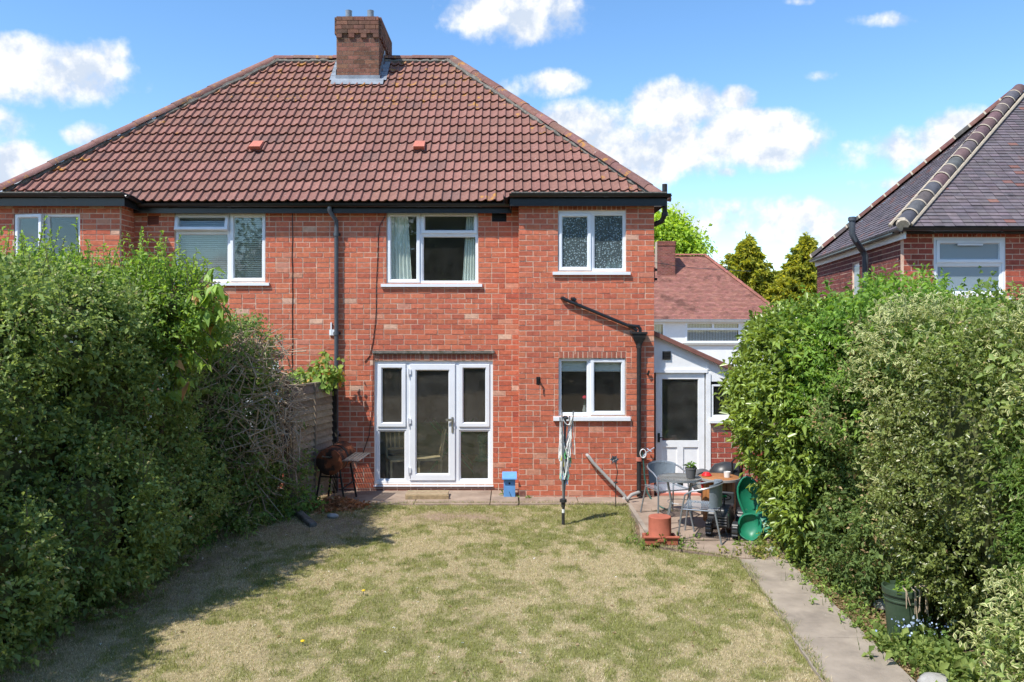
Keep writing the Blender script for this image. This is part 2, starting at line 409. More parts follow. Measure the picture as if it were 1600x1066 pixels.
def courses(u0, u1, z0, z1, openings, shift=0.):
    """stretcher-bond pieces (ua, ub, za, zb) of one wall, cut round the openings (ua, ub, za, zb)"""
    out = []; i = 0; z = z0
    while z < z1 - .02:
        za, zb = z + JT / 2, min(z + BH - JT / 2, z1)
        u = u0 - (BL / 2 if i % 2 else 0) + shift
        row = []
        while u < u1:
            L = BL / 2 if random.random() < .05 else BL
            if u1 - (u + L) < .06: L = u1 - u + .0001
            a, b = max(u, u0), min(u + L, u1)
            if b - a > .04: row.append((a + (JT / 2 if a > u0 else 0), b - (JT / 2 if b < u1 else 0), za, zb))
            u += L
        for (a, b, c, d) in row:
            parts = [(a, b, c, d)]
            for (oa, ob, oc, od) in openings:
                nxt = []
                for (a2, b2, c2, d2) in parts:
                    if b2 <= oa or a2 >= ob or d2 <= oc or c2 >= od: nxt.append((a2, b2, c2, d2)); continue
                    if c2 < oc and oc - c2 > .02 and a2 < ob and b2 > oa:
                        nxt.append((max(a2, oa), min(b2, ob), c2, oc - .002))
                    elif d2 > od and d2 - od > .02:
                        nxt.append((max(a2, oa), min(b2, ob), od + .002, d2))
                    if a2 < oa: nxt.append((a2, oa - .003, c2, d2))
                    if b2 > ob: nxt.append((ob + .003, b2, c2, d2))
                parts = nxt
            out += [p for p in parts if p[1] - p[0] > .025 and p[3] - p[2] > .015]
        i += 1; z += BH
    return out

def cells(u0, u1, z0, z1, openings):
    """rectangles that fill a wall minus its openings"""
    us = sorted({u0, u1, *[o[0] for o in openings], *[o[1] for o in openings]}); zs = sorted({z0, z1, *[o[2] for o in openings], *[o[3] for o in openings]})
    for a, b in zip(us, us[1:]):
        for c, d in zip(zs, zs[1:]):
            if a < u0 - 1e-6 or b > u1 + 1e-6 or c < z0 - 1e-6 or d > z1 + 1e-6: continue
            if not any(o[0] <= (a + b) / 2 <= o[1] and o[2] <= (c + d) / 2 <= o[3] for o in openings): yield a, b, c, d

def slab(mb, O, U, Nn, u0, u1, z0, z1, d0, d1, col=None):
    O, U, Nn = Vector(O), Vector(U), Vector(Nn)
    def p(u, z, d): return O + U * u + Nn * d + Vector((0, 0, z))
    vs = [p(u0, z0, d0), p(u1, z0, d0), p(u1, z0, d1), p(u0, z0, d1), p(u0, z1, d0), p(u1, z1, d0), p(u1, z1, d1), p(u0, z1, d1)]
    mb.add(vs, [(0, 3, 2, 1), (4, 5, 6, 7), (0, 1, 5, 4), (1, 2, 6, 5), (2, 3, 7, 6), (3, 0, 4, 7)], col)

def brick_wall(parent, O, U, Nn, length, z0, z1, openings=(), n_parts=0, solid=(), slab_from=0., shift=0., m='brick', mortar='mortar', colour=brick_col, soldiers=(), plinth=0.):
    """one wall: mortar body with bricks standing a few millimetres proud; n_parts of them as single pieces"""
    openings = list(openings); mb = MB()
    for a, b, c, d in cells(slab_from, length, z0, z1, openings): slab(mb, O, U, Nn, a, b, c, d, -.10, 0)
    wall = mb.build('wall', mortar, parent)
    holes = openings + [s[:4] for s in soldiers]
    bricks = courses(0, length, z0, z1, holes, shift)
    for (a, b, c, d) in soldiers:               # bricks on end over an opening
        n = max(1, round((b - a) / .0775)); w = (b - a) / n
        for k in range(n): bricks.append((a + k * w + JT / 2, a + (k + 1) * w - JT / 2, c + .003, d - .006, 1))
    full = [k for k in bricks if len(k) == 4 and abs(k[1] - k[0] - (BL - JT)) < 1e-4 and abs(k[3] - k[2] - (BH - JT)) < 1e-4]
    random.shuffle(full); single = set(full[:n_parts])
    st = MB(); Uv, Nv, Ov = Vector(U), Vector(Nn), Vector(O); off = wloc(parent)
    protos = []
    for k in range(24 if n_parts else 0):
        p = MB(); slab(p, (0, 0, 0), U, Nn, -(BL - JT) / 2, (BL - JT) / 2, -(BH - JT) / 2, (BH - JT) / 2, -.05, .0, colour(3.))
        me = bpy.data.meshes.new('brick'); me.from_pydata(p.v, [], p.f)
        a = me.attributes.new('col', 'FLOAT_COLOR', 'FACE'); a.data.foreach_set('color', [x for c in p.c for x in (*c, 1)])
        me.materials.append(MATS[m]); protos.append(me)
    lows = []
    for k in range(16 if n_parts else 0):
        me = protos[0].copy(); c = colour(.8)
        me.attributes['col'].data.foreach_set('color', [x for _ in range(6) for x in (*c, 1)]); lows.append(me)
    for k in bricks:
        out = .005 + random.uniform(-.002, .003)
        if k in single:
            o = link('brick', random.choice(protos if k[2] > 1.6 else lows), None, wall, Ov + Uv * ((k[0] + k[1]) / 2) + Nv * out + Vector((0, 0, (k[2] + k[3]) / 2)) - off)
            o.rotation_euler = (random.uniform(-.008, .008), random.uniform(-.01, .01), random.uniform(-.01, .01)); o.scale = (1 + random.uniform(-.02, .012), 1, 1 + random.uniform(-.05, .03))
            continue
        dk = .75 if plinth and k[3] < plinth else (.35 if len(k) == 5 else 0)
        j = [random.uniform(0, .003) for _ in range(4)]
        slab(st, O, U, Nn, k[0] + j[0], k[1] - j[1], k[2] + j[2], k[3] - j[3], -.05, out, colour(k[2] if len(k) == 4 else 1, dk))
    o = st.build('brickwork', m, wall); o['kind'] = 'stuff'
    return wall

# ------------------------------------------------------------------ joinery
def frame(mb, x0, x1, z0, z1, y, w=.055, d=.06, bead=.01):
    mb.sweep_rect(x0, x1, z0, z1, [(0, y + d), (0, y), (w - .004, y), (w, y + .004), (w + bead, y + .022), (w + bead, y + d)])
def pane(parent, x0, x1, z0, z1, y, m='glass'):
    return MB().box((x0, y, z0), (x1, y + .012, z1)).build('pane', ('glass_hazed' if parent.name.startswith(('french', 'back_door')) else m), parent)
def sill(parent, x0, x1, z, y0, y1, h=.055, m='upvc'):
    s = MB().add([(x0, y0, z - h), (x1, y0, z - h), (x1, y1, z - h), (x0, y1, z - h), (x0, y0, z - .014), (x1, y0, z - .014), (x1, y1, z), (x0, y1, z)],
                 [(0, 3, 2, 1), (4, 5, 6, 7), (0, 1, 5, 4), (1, 2, 6, 5), (2, 3, 7, 6), (3, 0, 4, 7)])
    return s.build('sill', m, parent)
def window(parent, x0, x1, z0, z1, yf, lights, sx=(.09, .07), m='glass', sill_h=.06, reveal=.035):
    """lights: (x0, x1, z0, z1, kind) with kind 'fixed', 'sash' or 'tilt' / 'ajar' for an opened one"""
    f = MB(); y = yf + reveal
    frame(f, x0, x1, z0, z1, y, .045, .08, .004)
    xs = sorted({l[0] for l in lights} | {l[1] for l in lights})
    for x in xs[1:-1]: f.box((x - .022, y + .003, z0 + .046), (x + .022, y + .07, z1 - .046))
    for l in lights:
        if l[3] < z1 - .1 and l[0] < x1: f.box((l[0] + .021, y + .005, l[3] - .02), (l[1] - .021, y + .068, l[3] + .02))
    w = f.build('window', 'upvc', parent)
    for (a, b, c, d, kind) in lights:
        a2, b2, c2, d2 = a + .02, b - .02, c + .018, d - .018
        if kind == 'fixed':
            g = MB(); g.sweep_rect(a2, b2, c2, d2, [(0, y + .05), (0, y + .012), (.018, y + .012), (.03, y + .03), (.03, y + .05)])
            g.build('glazing_bead', 'upvc', w); pane(w, a2 + .028, b2 - .028, c2 + .028, d2 - .028, y + .036, m)
        else:
            g = MB(); a3, b3, c3, d3 = a + .012, b - .012, c + .012, d - .012
            g.sweep_rect(a3, b3, c3, d3, [(0, y + .05), (0, y - .014), (.006, y - .02), (.048, y - .02), (.062, y + .006), (.062, y + .05)])
            gp = MB().box((a3 + .06, y + .012, c3 + .06), (b3 - .06, y + .024, d3 - .06))
            if kind in ('tilt', 'ajar'):
                R = Matrix.Rotation(math.radians(-15), 3, 'X') if kind == 'tilt' else Matrix.Rotation(math.radians(-9), 3, 'Z')
                piv = Vector(((a3 + b3) / 2, y, d3)) if kind == 'tilt' else Vector((a3, y, (c3 + d3) / 2))
                for q in (g, gp): q.v = [tuple(piv + R @ (Vector(p) - piv) + Vector((0, -.012, 0))) for p in q.v]
            cs = g.build('casement', 'upvc', w); gp.build('pane', m, w)
    if sx: sill(w, x0 - sx[0], x1 + sx[1], z0, yf - .05, y + .06, sill_h)
    return w

def gutter(parent, p, q, r=.055, m='black_paint', name='gutter'):
    p, q = Vector(p), Vector(q); d = (q - p).normalized(); s = d.cross(Vector((0, 0, 1))).normalized(); n = 9; vs = []
    for c in (p, q):
        for k in range(n): t = math.pi * k / (n - 1); vs.append(c + s * r * math.cos(t) - Vector((0, 0, r * math.sin(t))))
        for k in range(n): t = math.pi * (n - 1 - k) / (n - 1); vs.append(c + s * (r - .006) * math.cos(t) - Vector((0, 0, (r - .006) * math.sin(t))))
    fs = [(k, (k + 1) % (2 * n), 2 * n + (k + 1) % (2 * n), 2 * n + k) for k in range(2 * n)] + [tuple(range(2 * n))[::-1], tuple(range(2 * n, 4 * n))]
    mb = MB().add(vs, fs)
    L = (q - p).length; k = .5
    while k < L:                                # union clips
        c = p + d * k
        for t in range(8): 
            a, b = math.pi * t / 8, math.pi * (t + 1) / 8
            o = lambda an, e, rr: c + d * e + s * rr * math.cos(an) - Vector((0, 0, rr * math.sin(an)))
            mb.add([o(a, -.018, r + .006), o(b, -.018, r + .006), o(b, .018, r + .006), o(a, .018, r + .006), o(a, -.018, r), o(b, -.018, r), o(b, .018, r), o(a, .018, r)],
                   [(0, 1, 2, 3), (0, 4, 5, 1), (3, 2, 6, 7)])
        k += 1.05
    return mb.build(name, m, parent, smooth=True)

# ================================================================== the pair of brick houses
Y0, YB = 13.5, 13.0                       # main wall face, face of the two projecting bays
def mx(x): return (x - 800) / 92.0
def mz(y): return CAM_Z + (HOR - y) / 92.0
def bx(x): return (x - 800) * YB / FPX
def bz(y): return CAM_Z + (HOR - y) * YB / FPX
PARTY, BAY, END = -3.15, .115, 2.324
LBAY, LEND = 2 * PARTY - BAY, 2 * PARTY - END
house = thing('semi_detached_house', 'pair of red brick semi-detached houses under one brown hipped tile roof', 'house', (PARTY, 15, 0))

O1 = (mx(604), mx(747), mz(443), mz(331)); O2 = (mx(273), mx(415), mz(441), mz(333))
FD = (mx(585), mx(770), mz(757), mz(564)); FD2 = (2 * PARTY - FD[1], 2 * PARTY - FD[0], FD[2], FD[3])
AB1 = (mx(769), mx(791), mz(346), mz(334)); AB2 = (mx(231), mx(248), mz(351), mz(338))
ox = LBAY
sh = lambda o: (o[0] - ox, o[1] - ox, o[2], o[3])
lint = (FD[0], FD[1], FD[3] + .012, mz(553)); lint2 = (FD2[0], FD2[1], FD2[3] + .012, mz(553))
brick_wall(house, (ox, Y0, 0), (1, 0, 0), (0, -1, 0), BAY - LBAY, -.04, 4.86, [sh(o) for o in (O1, O2, FD, FD2, AB1, AB2)], soldiers=[sh(lint), sh(lint2)], plinth=.12)
W1 = (bx(872), bx(978), bz(424), bz(329)); W2 = (bx(873), bx(978), bz(650), bz(560))
sx = lambda o: (o[0] - BAY, o[1] - BAY, o[2], o[3])
brick_wall(house, (BAY, YB, 0), (1, 0, 0), (0, -1, 0), END - BAY, -.06, 4.86, [sx(W1), sx(W2)], n_parts=300,
           soldiers=[sx((W1[0], W1[1], W1[3] + .004, W1[3] + .09)), sx((W2[0], W2[1], W2[3] + .005, W2[3] + .115))], plinth=.17)
W3 = (bx(22), bx(125), bz(424), bz(334)); W4 = (2 * PARTY - W2[1], 2 * PARTY - W2[0], W2[2], W2[3])
sl = lambda o: (o[0] - LEND, o[1] - LEND, o[2], o[3])
brick_wall(house, (LEND, YB, 0), (1, 0, 0), (0, -1, 0), LBAY - LEND, -.06, 4.86, [sl(W3), sl(W4)],
           soldiers=[sl((W3[0], W3[1], W3[3] + .004, W3[3] + .09)), sl((W4[0], W4[1], W4[3] + .005, W4[3] + .115))], plinth=.17)
brick_wall(house, (LBAY, YB + .053, 0), (0, 1, 0), (1, 0, 0), Y0 - YB - .053, -.06, 4.80, slab_from=.05)
brick_wall(house, (BAY, Y0, 0), (0, -1, 0), (-1, 0, 0), Y0 - YB - .105, -.06, 4.80, slab_from=.0)
for xw, s_ in ((END, 1), (LEND, -1)):        # flank and rear walls
    MB().box((xw - (.1 if s_ > 0 else 0), YB + .1, -.06), (xw + (0 if s_ > 0 else .1), 20.4, 4.84), (.35, .08, .05)).build('wall', 'brick', house)
MB().box((LEND + .1, 20.3, -.06), (END - .1, 20.4, 4.84), (.35, .08, .05)).build('wall', 'brick', house)
for (a, b, y0) in ((LBAY + .01, PARTY - .1, Y0 + .1), (PARTY + .1, BAY - .12, Y0 + .1), (LEND + .11, LBAY - .12, YB + .1), (BAY + .02, END - .12, YB + .1)):
    for (z0, z1) in ((.0, 2.46), (2.6, 4.80)):
        r = MB(); r.box((a, y0 + .01, z0), (b, 17.3, z1), skip=('front',)); r.build('room_lining', 'room', house)
        MB().box((a, y0 + .012, z0 + .004), (b, 17.29, z0 + .012)).build('room_floor', 'room_dark', house)
MB().box((LEND + .1, Y0 + .12, 4.805), (END - .1, 20.3, 4.835)).build('ceiling', 'room', house)

# windows
window(house, *O1, Y0, [(O1[0], mx(657), O1[2], O1[3], 'sash'), (mx(657), O1[1], mz(366), O1[3], 'sash'), (mx(657), O1[1], O1[2], mz(366), 'fixed')])
window(house, *O2, Y0, [(O2[0], mx(358), mz(362), O2[3], 'tilt'), (O2[0], mx(358), O2[2], mz(362), 'fixed'), (mx(358), O2[1], O2[2], O2[3], 'sash')])
window(house, *W1, YB, [(W1[0], bx(925), W1[2], W1[3] - .03, 'sash'), (bx(925), W1[1], W1[2], W1[3] - .03, 'fixed')], m='glass_pattern')
window(house, *W2, YB, [(W2[0], bx(922), W2[2], W2[3], 'fixed'), (bx(922), W2[1], W2[2], W2[3], 'sash')], sill_h=.075)
window(house, *W3, YB, [(W3[0], bx(70), W3[2], W3[3], 'ajar'), (bx(70), W3[1], W3[2], W3[3], 'fixed')])
window(house, *W4, YB, [(W4[0], (W4[0] + W4[1]) / 2, W4[2], W4[3], 'sash'), ((W4[0] + W4[1]) / 2, W4[1], W4[2], W4[3], 'fixed')])
for (o, y) in ((O1, Y0), (O2, Y0)): MB().box((o[0] - .02, y - .012, o[3] + .003), (o[1] + .02, y + .02, o[3] + .04)).build('lintel', 'moss_edge', house)

def french_door(o, mirror=False):
    x0, x1, z0, z1 = o; y = Y0 + .03
    P = (lambda x: 2 * PARTY - mx(x)) if mirror else mx
    f = MB(); frame(f, x0, x1, z0, z1, y, .05, .09, .002)
    a, b = sorted((P(637), P(714)))
    for x in (a, b): f.box((x - .03, y + .002, z0 + .051), (x + .03, y + .08, z1 - .051))
    d = f.build('french_door', 'upvc', house)
    zm = mz(670)
    for (p, q) in ((x0, a), (b, x1)):
        lo, hi = p + (.05 if p == x0 else .03), q - (.05 if q == x1 else .03)
        MB().box((lo, y + .004, zm - .025), (hi, y + .07, zm + .025)).build('transom', 'upvc', d)
        g = MB(); g.sweep_rect(lo + .004, hi - .004, zm + .028, z1 - .055, [(0, y + .05), (0, y - .012), (.006, y - .018), (.058, y - .018), (.075, y + .012), (.075, y + .05)])
        g.build('casement', 'upvc', d); pane(d, lo + .07, hi - .07, zm + .1, z1 - .12, y + .02)
        g = MB(); g.sweep_rect(lo, hi, z0 + .05, zm - .025, [(0, y + .06), (0, y + .014), (.02, y + .014), (.034, y + .034), (.034, y + .06)])
        g.build('glazing_bead', 'upvc', d); pane(d, lo + .03, hi - .03, z0 + .08, zm - .055, y + .04)
    g = MB(); g.sweep_rect(a + .032, b - .032, z0 + .062, z1 - .055, [(0, y + .06), (0, y - .014), (.006, y - .02), (.095, y - .02), (.115, y + .012), (.115, y + .06)])
    leaf = g.build('door_leaf', 'upvc', d); pane(d, a + .14, b - .14, z0 + .172, z1 - .165, y + .02)
    hx = (b - .078) if not mirror else (a + .078); s = -1 if not mirror else 1
    h = MB().box((hx - .016, y - .032, mz(676)), (hx + .016, y - .021, mz(652))); h.box((hx + s * .0 - (.11 if s < 0 else -.0), y - .065, mz(658)), (hx + (.11 if s > 0 else .0), y - .05, mz(654)))
    h.tube([(hx, y - .06, mz(656)), (hx, y - .03, mz(656))], .009); h.tube([(hx, y - .045, mz(667)), (hx, y - .03, mz(667))], .009)
    h.build('handle', 'bare_metal', d)
    kx = a + .0 if not mirror else b
    for zy in (581, 658, 735):
        k = MB().box((kx - .005, y - .04, mz(zy + 4)), (kx + .055, y - .021, mz(zy - 4))); k.tube([(kx + .012, y - .04, mz(zy + 8)), (kx + .012, y - .04, mz(zy - 5))], .011)
        k.build('hinge', 'upvc', d)
    sill(d, x0 - .01, x1 + .01, z0, Y0 - .03, y + .08, .035)
    # drip hood over the lintel bricks
    hd = MB().box((x0 - .03, Y0 - .05, mz(552)), (x1 + .03, Y0 + .0, mz(548))); n = int((x1 - x0) / .028)
    for k in range(n):
        xx = x0 - .02 + k * (x1 - x0 + .04) / n
        hd.box((xx, Y0 - .044, mz(552) - .016), (xx + .014, Y0 - .004, mz(552) + .001))
    hd.build('drip_hood', 'moss_edge', house)
french_door(FD); french_door(FD2, True)

# air bricks
for (o, c) in ((AB1, (.02, .025, .03)), (AB2, (.22, .06, .04))):
    a = MB(); nx, nz = 9, 5; w, h = (o[1] - o[0]), (o[3] - o[2])
    a.box((o[0], Y0 + .03, o[2]), (o[1], Y0 + .05, o[3]), (.006, .006, .006))
    for i in range(nx + 1): a.box((o[0] + i * w / nx - .005, Y0 - .002, o[2]), (o[0] + i * w / nx + .005, Y0 + .028, o[3]), c)
    for i in range(nz + 1): a.box((o[0] - .004, Y0 - .004, o[2] + i * h / nz - .005), (o[1] + .004, Y0 + .024, o[2] + i * h / nz + .005), c)
    a.build('air_brick', 'wood', house)

# eaves: fascia, soffit, gutters
MB().box((LBAY + .05, Y0 - .14, 4.70), (BAY - .12, Y0 - .115, 4.83)).build('fascia', 'black_paint', house)
MB().box((LBAY + .05, Y0 - .114, 4.765), (BAY - .12, Y0 + .01, 4.785)).build('soffit', 'black_paint', house)
gutter(house, (LBAY + .14, Y0 - .20, 4.845), (BAY - .16, Y0 - .20, 4.845))
for (a, b, inner) in ((BAY - .13, END + .17, 0), (LEND - .17, LBAY + .13, 1)):
    MB().box((a, YB - .15, 4.745), (b, YB - .125, 4.90)).build('fascia', 'black_paint', house)
    MB().box((a, YB - .124, 4.80), (b, Y0 - .2, 4.82)).build('soffit', 'black_paint', house)
    MB().box((a - .0, YB - .21, 4.945), (b, Y0 + .05, 4.965)).build('flat_apron', 'moss_edge', house)
    gutter(house, (a - .03, YB - .21, 4.93), (b + .06, YB - .21, 4.93))
    xe = BAY - .13 if not inner else LBAY + .13
    MB().box((min(xe, xe + (-.02 if not inner else .02)), YB - .15, 4.745), (max(xe, xe + (-.02 if not inner else .02)), Y0 - .14, 4.90)).build('fascia', 'black_paint', house)
    gutter(house, (xe + (-.075 if not inner else .075), YB - .20, 4.925), (xe + (-.075 if not inner else .075), Y0 - .18, 4.875))
gutter(house, (END + .20, YB - .2, 4.92), (END + .20, 20.5, 4.90)); gutter(house, (LEND - .20, YB - .2, 4.92), (LEND - .20, 20.5, 4.90))

# ---- roof
EY, EZ, RY, RZ = 13.26, 4.865, 16.9, 8.44
RX0, RX1, EX0, EX1 = -5.03, -1.265, LEND - .235, END + .235
BY = 2 * RY - EY
SLOPE = math.hypot(RY - EY, RZ - EZ); ca, sa = (RY - EY) / SLOPE, (RZ - EZ) / SLOPE
dz = .05
roof = MB().add([(EX0, EY, EZ - dz), (EX1, EY, EZ - dz), (RX1, RY, RZ - dz), (RX0, RY, RZ - dz), (EX0, BY, EZ - dz), (EX1, BY, EZ - dz)],
                [(0, 1, 2, 3), (1, 5, 2), (5, 4, 3, 2), (4, 0, 3), (0, 4, 5, 1)]).build('roof', 'roof_felt', house)
TW, TG, TL = .30, .302, .35
prof = [(.0, .002), (.22, -.004), (.45, .002), (.62, .018), (.76, .033), (.88, .035), (.97, .018)]
PR = [(p[0] * .5, p[1]) for p in prof] + [(.5 + p[0] * .5, p[1]) for p in prof] + [(1.0, .004)]
def tile_geo(col):
    """one double-roll tile in its own frame: u across, s up the slope, h off the slope"""
    v = []; f = []; k = len(PR)
    for (u, h) in PR: v.append((u * TW, 0, h + .036))
    for (u, h) in PR: v.append((u * TW, TL, h - .004))
    for (u, h) in PR: v.append((u * TW, .022, h - .002))
    for i in range(k - 1): f.append((i, i + 1, k + i + 1, k + i)); f.append((2 * k + i, 2 * k + i + 1, i + 1, i))
    return v, f
def tile_col():
    c = lerp((.225, .112, .09), (.265, .133, .105), random.random())
    if random.random() < .10: c = lerp(c, (.16, .095, .085), .6)
    if random.random() < .04: c = lerp(c, (.30, .15, .125), .5)
    return jit(c, .06)
def roof_pt(u, s, h): return Vector((u, EY + s * ca - h * sa, EZ + s * sa + h * ca))
TM = []
for k in range(18):
    v, f = tile_geo(None); me = bpy.data.meshes.new('roof_tile'); c = tile_col()
    me.from_pydata([(p[0], p[1] * ca - p[2] * sa, p[1] * sa + p[2] * ca) for p in v], [], f)
    me.polygons.foreach_set('use_smooth', [True] * len(f)); me.set_sharp_from_angle(angle=math.radians(50))
    a = me.attributes.new('col', 'FLOAT_COLOR', 'FACE'); a.data.foreach_set('color', [x for _ in f for x in (*c, 1)])
    me.materials.append(MATS['roof_tile']); TM.append(me)
TM2 = []
for k in range(8):
    me = TM[k].copy(); me.materials.clear(); me.materials.append(MATS['lichen_tile']); TM2.append(me)
hl = lambda s: EX0 + s * (RX0 - EX0) / SLOPE
hr = lambda s: EX1 + s * (RX1 - EX1) / SLOPE
hoff = wloc(house); rest = bmesh.new(); rc = rest.faces.layers.float_color.new('col'); placed = 0
r = 0; chim = (-3.64, -2.64, 16.13)
while r * TG < SLOPE - .08:
    s = r * TG; u = EX0 - .1 + (.0 if r % 2 == 0 else .0)
    while u < EX1 + .1:
        s1 = min(s + TL, SLOPE)
        whole = u >= hl(s1) - .02 and u + TW <= hr(s1) + .02
        out = u + TW < hl(s) or u > hr(s)
        if not out:
            if whole and placed < 300:
                near = abs(u - PARTY) < .9 and r > 9 or r > 13 or random.random() < .04
                o = link('roof_tile', random.choice(TM2 if near else TM), None, roof, roof_pt(u, s, random.uniform(-.002, .003)) - hoff)
                o.rotation_euler = (random.uniform(-.008, .008), random.uniform(-.012, .012), random.uniform(-.008, .008)); placed += 1
            else:
                v, f = tile_geo(None); b = bmesh.new(); c = (*tile_col(), 1); lay = b.faces.layers.float_color.new('col')
                vs = [b.verts.new(roof_pt(u + p[0], s + p[1], p[2])) for p in v]
                for q in f: fc = b.faces.new([vs[i] for i in q]); fc[lay] = c; fc.smooth = True
                if not whole:
                    for (hx_, rx_, sg) in ((EX0, RX0, -1), (EX1, RX1, 1)):
                        d = Vector((rx_ - hx_, RY - EY, 0)); n = Vector((d.y, -d.x, 0)).normalized() * (1 if sg > 0 else -1)
                        bmesh.ops.bisect_plane(b, geom=b.verts[:] + b.edges[:] + b.faces[:], plane_co=(hx_, EY, 0), plane_no=n if sg > 0 else n, clear_outer=True)
                tmp = bpy.data.meshes.new('t'); b.to_mesh(tmp); b.free(); rest.from_mesh(tmp); bpy.data.meshes.remove(tmp)
        u += TW
    r += 1
me = bpy.data.meshes.new('upper_tiles'); rest.to_mesh(me); rest.free(); me.transform(Matrix.Translation(-hoff)); me.set_sharp_from_angle(angle=math.radians(50))
o = link('upper_tile_courses', me, 'lichen_tile', roof); o['kind'] = 'stuff'

def half_round_run(parent, name, p, q, r, L, m, colf, joint=None, flat=.75):
    p, q = Vector(p), Vector(q); d = (q - p).normalized(); s = d.cross(Vector((0, 0, 1))).normalized(); up = s.cross(d); n = max(1, round((q - p).length / L)); step = (q - p).length / n
    for k in range(n):
        a, b = p + d * (k * step - .01), p + d * ((k + 1) * step + .012); mb = MB(); vs = []; K = 10; lift = .006 * (k % 2)
        for (c, rr) in ((a, r * 1.03), (b, r * .97)):
            for j in range(K + 1): t = math.pi * (j / K); vs.append(c + s * rr * math.cos(t) + up * (rr * flat * math.sin(t) - .35 * r + lift))
        mb.add(vs, [(j, j + 1, K + 2 + j, K + 1 + j) for j in range(K)] + [tuple(range(K + 1))[::-1], tuple(range(K + 1, 2 * K + 2))], colf())
        o = mb.build(name, m, parent, smooth=True)
        if joint:
            j_ = MB(); vs = []
            for e in (-.016, .02):
                for t in range(K + 1): an = math.pi * t / K; vs.append(a + d * e + s * (r * 1.07) * math.cos(an) + up * (r * 1.07 * flat * math.sin(an) - .35 * r + lift))
            j_.add(vs, [(t, t + 1, K + 2 + t, K + 1 + t) for t in range(K)]); j_.build('pointing', joint, parent, smooth=True)
hipc = lambda: jit(lerp((.19, .10, .085), (.25, .135, .112), random.random()), .15)
half_round_run(roof, 'hip_tile', (EX1 + .02, EY - .05, EZ + .06), (RX1, RY, RZ + .06), .13, .42, 'lichen_tile', hipc)
half_round_run(roof, 'hip_tile', (EX0 - .02, EY - .05, EZ + .06), (RX0, RY, RZ + .06), .13, .42, 'lichen_tile', hipc)
half_round_run(roof, 'ridge_tile', (RX0, RY, RZ + .05), (RX1, RY, RZ + .05), .13, .42, 'lichen_tile', hipc)
# mortar bedding under hips and ridge, as uneven fillets
for (p, q) in (((EX1 - .12, EY + .03, EZ + .05), (RX1 - .13, RY - .06, RZ + .0)), ((EX0 + .12, EY + .03, EZ + .05), (RX0 + .13, RY - .06, RZ + .0)), ((RX0 + .1, RY - .11, RZ - .06), (RX1 - .1, RY - .11, RZ - .06))):
    P, Q = Vector(p), Vector(q); pts = [P.lerp(Q, i / 50) + Vector((random.uniform(-.012, .012), random.uniform(-.01, .01), random.uniform(-.01, .01))) for i in range(51)]
    MB().tube(pts, [random.uniform(.035, .06) for _ in pts], 6).build('bedding', 'moss_edge', roof, smooth=True)
for x in (400, 655):                            # two clay vent hoods
    s = 1.9; U = mx(x) * 1.08
    Yv = 0
    for it in range(200):                       # walk up the slope to the photo row
        ss = it * .025; p = roof_pt(0, ss, .0)
        if HOR - (p.z - CAM_Z) * FPX / p.y < 238: break
    X = (x - 800) * p.y / FPX; A = MB(); w = .1
    q = lambda u, s_, h: roof_pt(X + u, ss + s_, h)
    A.add([q(-w, 0, .03), q(w, 0, .03), q(w, .28, .03), q(-w, .28, .03), q(-w * .9, -.02, .13), q(w * .9, -.02, .13), q(w * .8, .25, .07), q(-w * .8, .25, .07), q(-w, -.02, .10), q(w, -.02, .10)],
          [(4, 5, 6, 7), (0, 8, 9, 1), (8, 4, 5, 9), (1, 9, 6, 2), (9, 5, 6), (0, 3, 7, 8), (8, 7, 4), (3, 2, 6, 7)])
    A.build('vent_hood', 'clay', roof, bevel=.012)

# ---- chimney
cx0, cx1, cy0, cy1 = -3.57, -2.71, 16.19, 17.66
ch = MB().box((cx0, cy0, 6.8), (cx1, cy1, 9.05)).build('chimney', 'cream_mortar', house)
st = MB()
def ocol(z, dark=0.):
    c = jit(lerp((.20, .095, .068), (.26, .12, .085), random.random()), .2)
    return lerp(c, (.10, .075, .06), .15 + (.45 if z > 8.5 else 0) * random.random())
def chim_course(z, x0, x1, y0, y1, i, d):
    for (O, U, Nn, Lw) in (((x0, y0, 0), (1, 0, 0), (0, -1, 0), x1 - x0), ((x1, y0, 0), (0, 1, 0), (1, 0, 0), y1 - y0), ((x0, y1, 0), (0, -1, 0), (-1, 0, 0), y1 - y0)):
        u = -(BL / 2 if i % 2 else 0)
        while u < Lw - .01:
            a, b = max(u, 0) + .004, min(u + BL, Lw) - .004
            if b - a > .03: slab(st, O, U, Nn, a, b, z + .005, z + BH - .005, -.06, d, ocol(z))
            u += BL
i = 0; z = 7.35
while z < 9.03:
    d = .006
    if z > 8.72: d = .045
    elif z > 8.63: d = None
    if d is not None: chim_course(z, cx0, cx1, cy0, cy1, i, d)
    else:
        chim_course(z, cx0, cx1, cy0, cy1, i, .006)
        n = 4                                    # dentil course
        for k in range(n):
            u = .0 + k * (cx1 - cx0 - .115) / (n - 1)
            slab(st, (cx0, cy0, 0), (1, 0, 0), (0, -1, 0), u, u + .115, z + .004, z + BH - .002, .007, .045, ocol(z))
        n = 7
        for k in range(n):
            u = k * (cy1 - cy0 - .115) / (n - 1)
            slab(st, (cx1, cy0, 0), (0, 1, 0), (1, 0, 0), u, u + .115, z + .004, z + BH - .002, .007, .045, ocol(z))
    i += 1; z += BH
o = st.build('brickwork', 'old_brick', ch); o['kind'] = 'stuff'
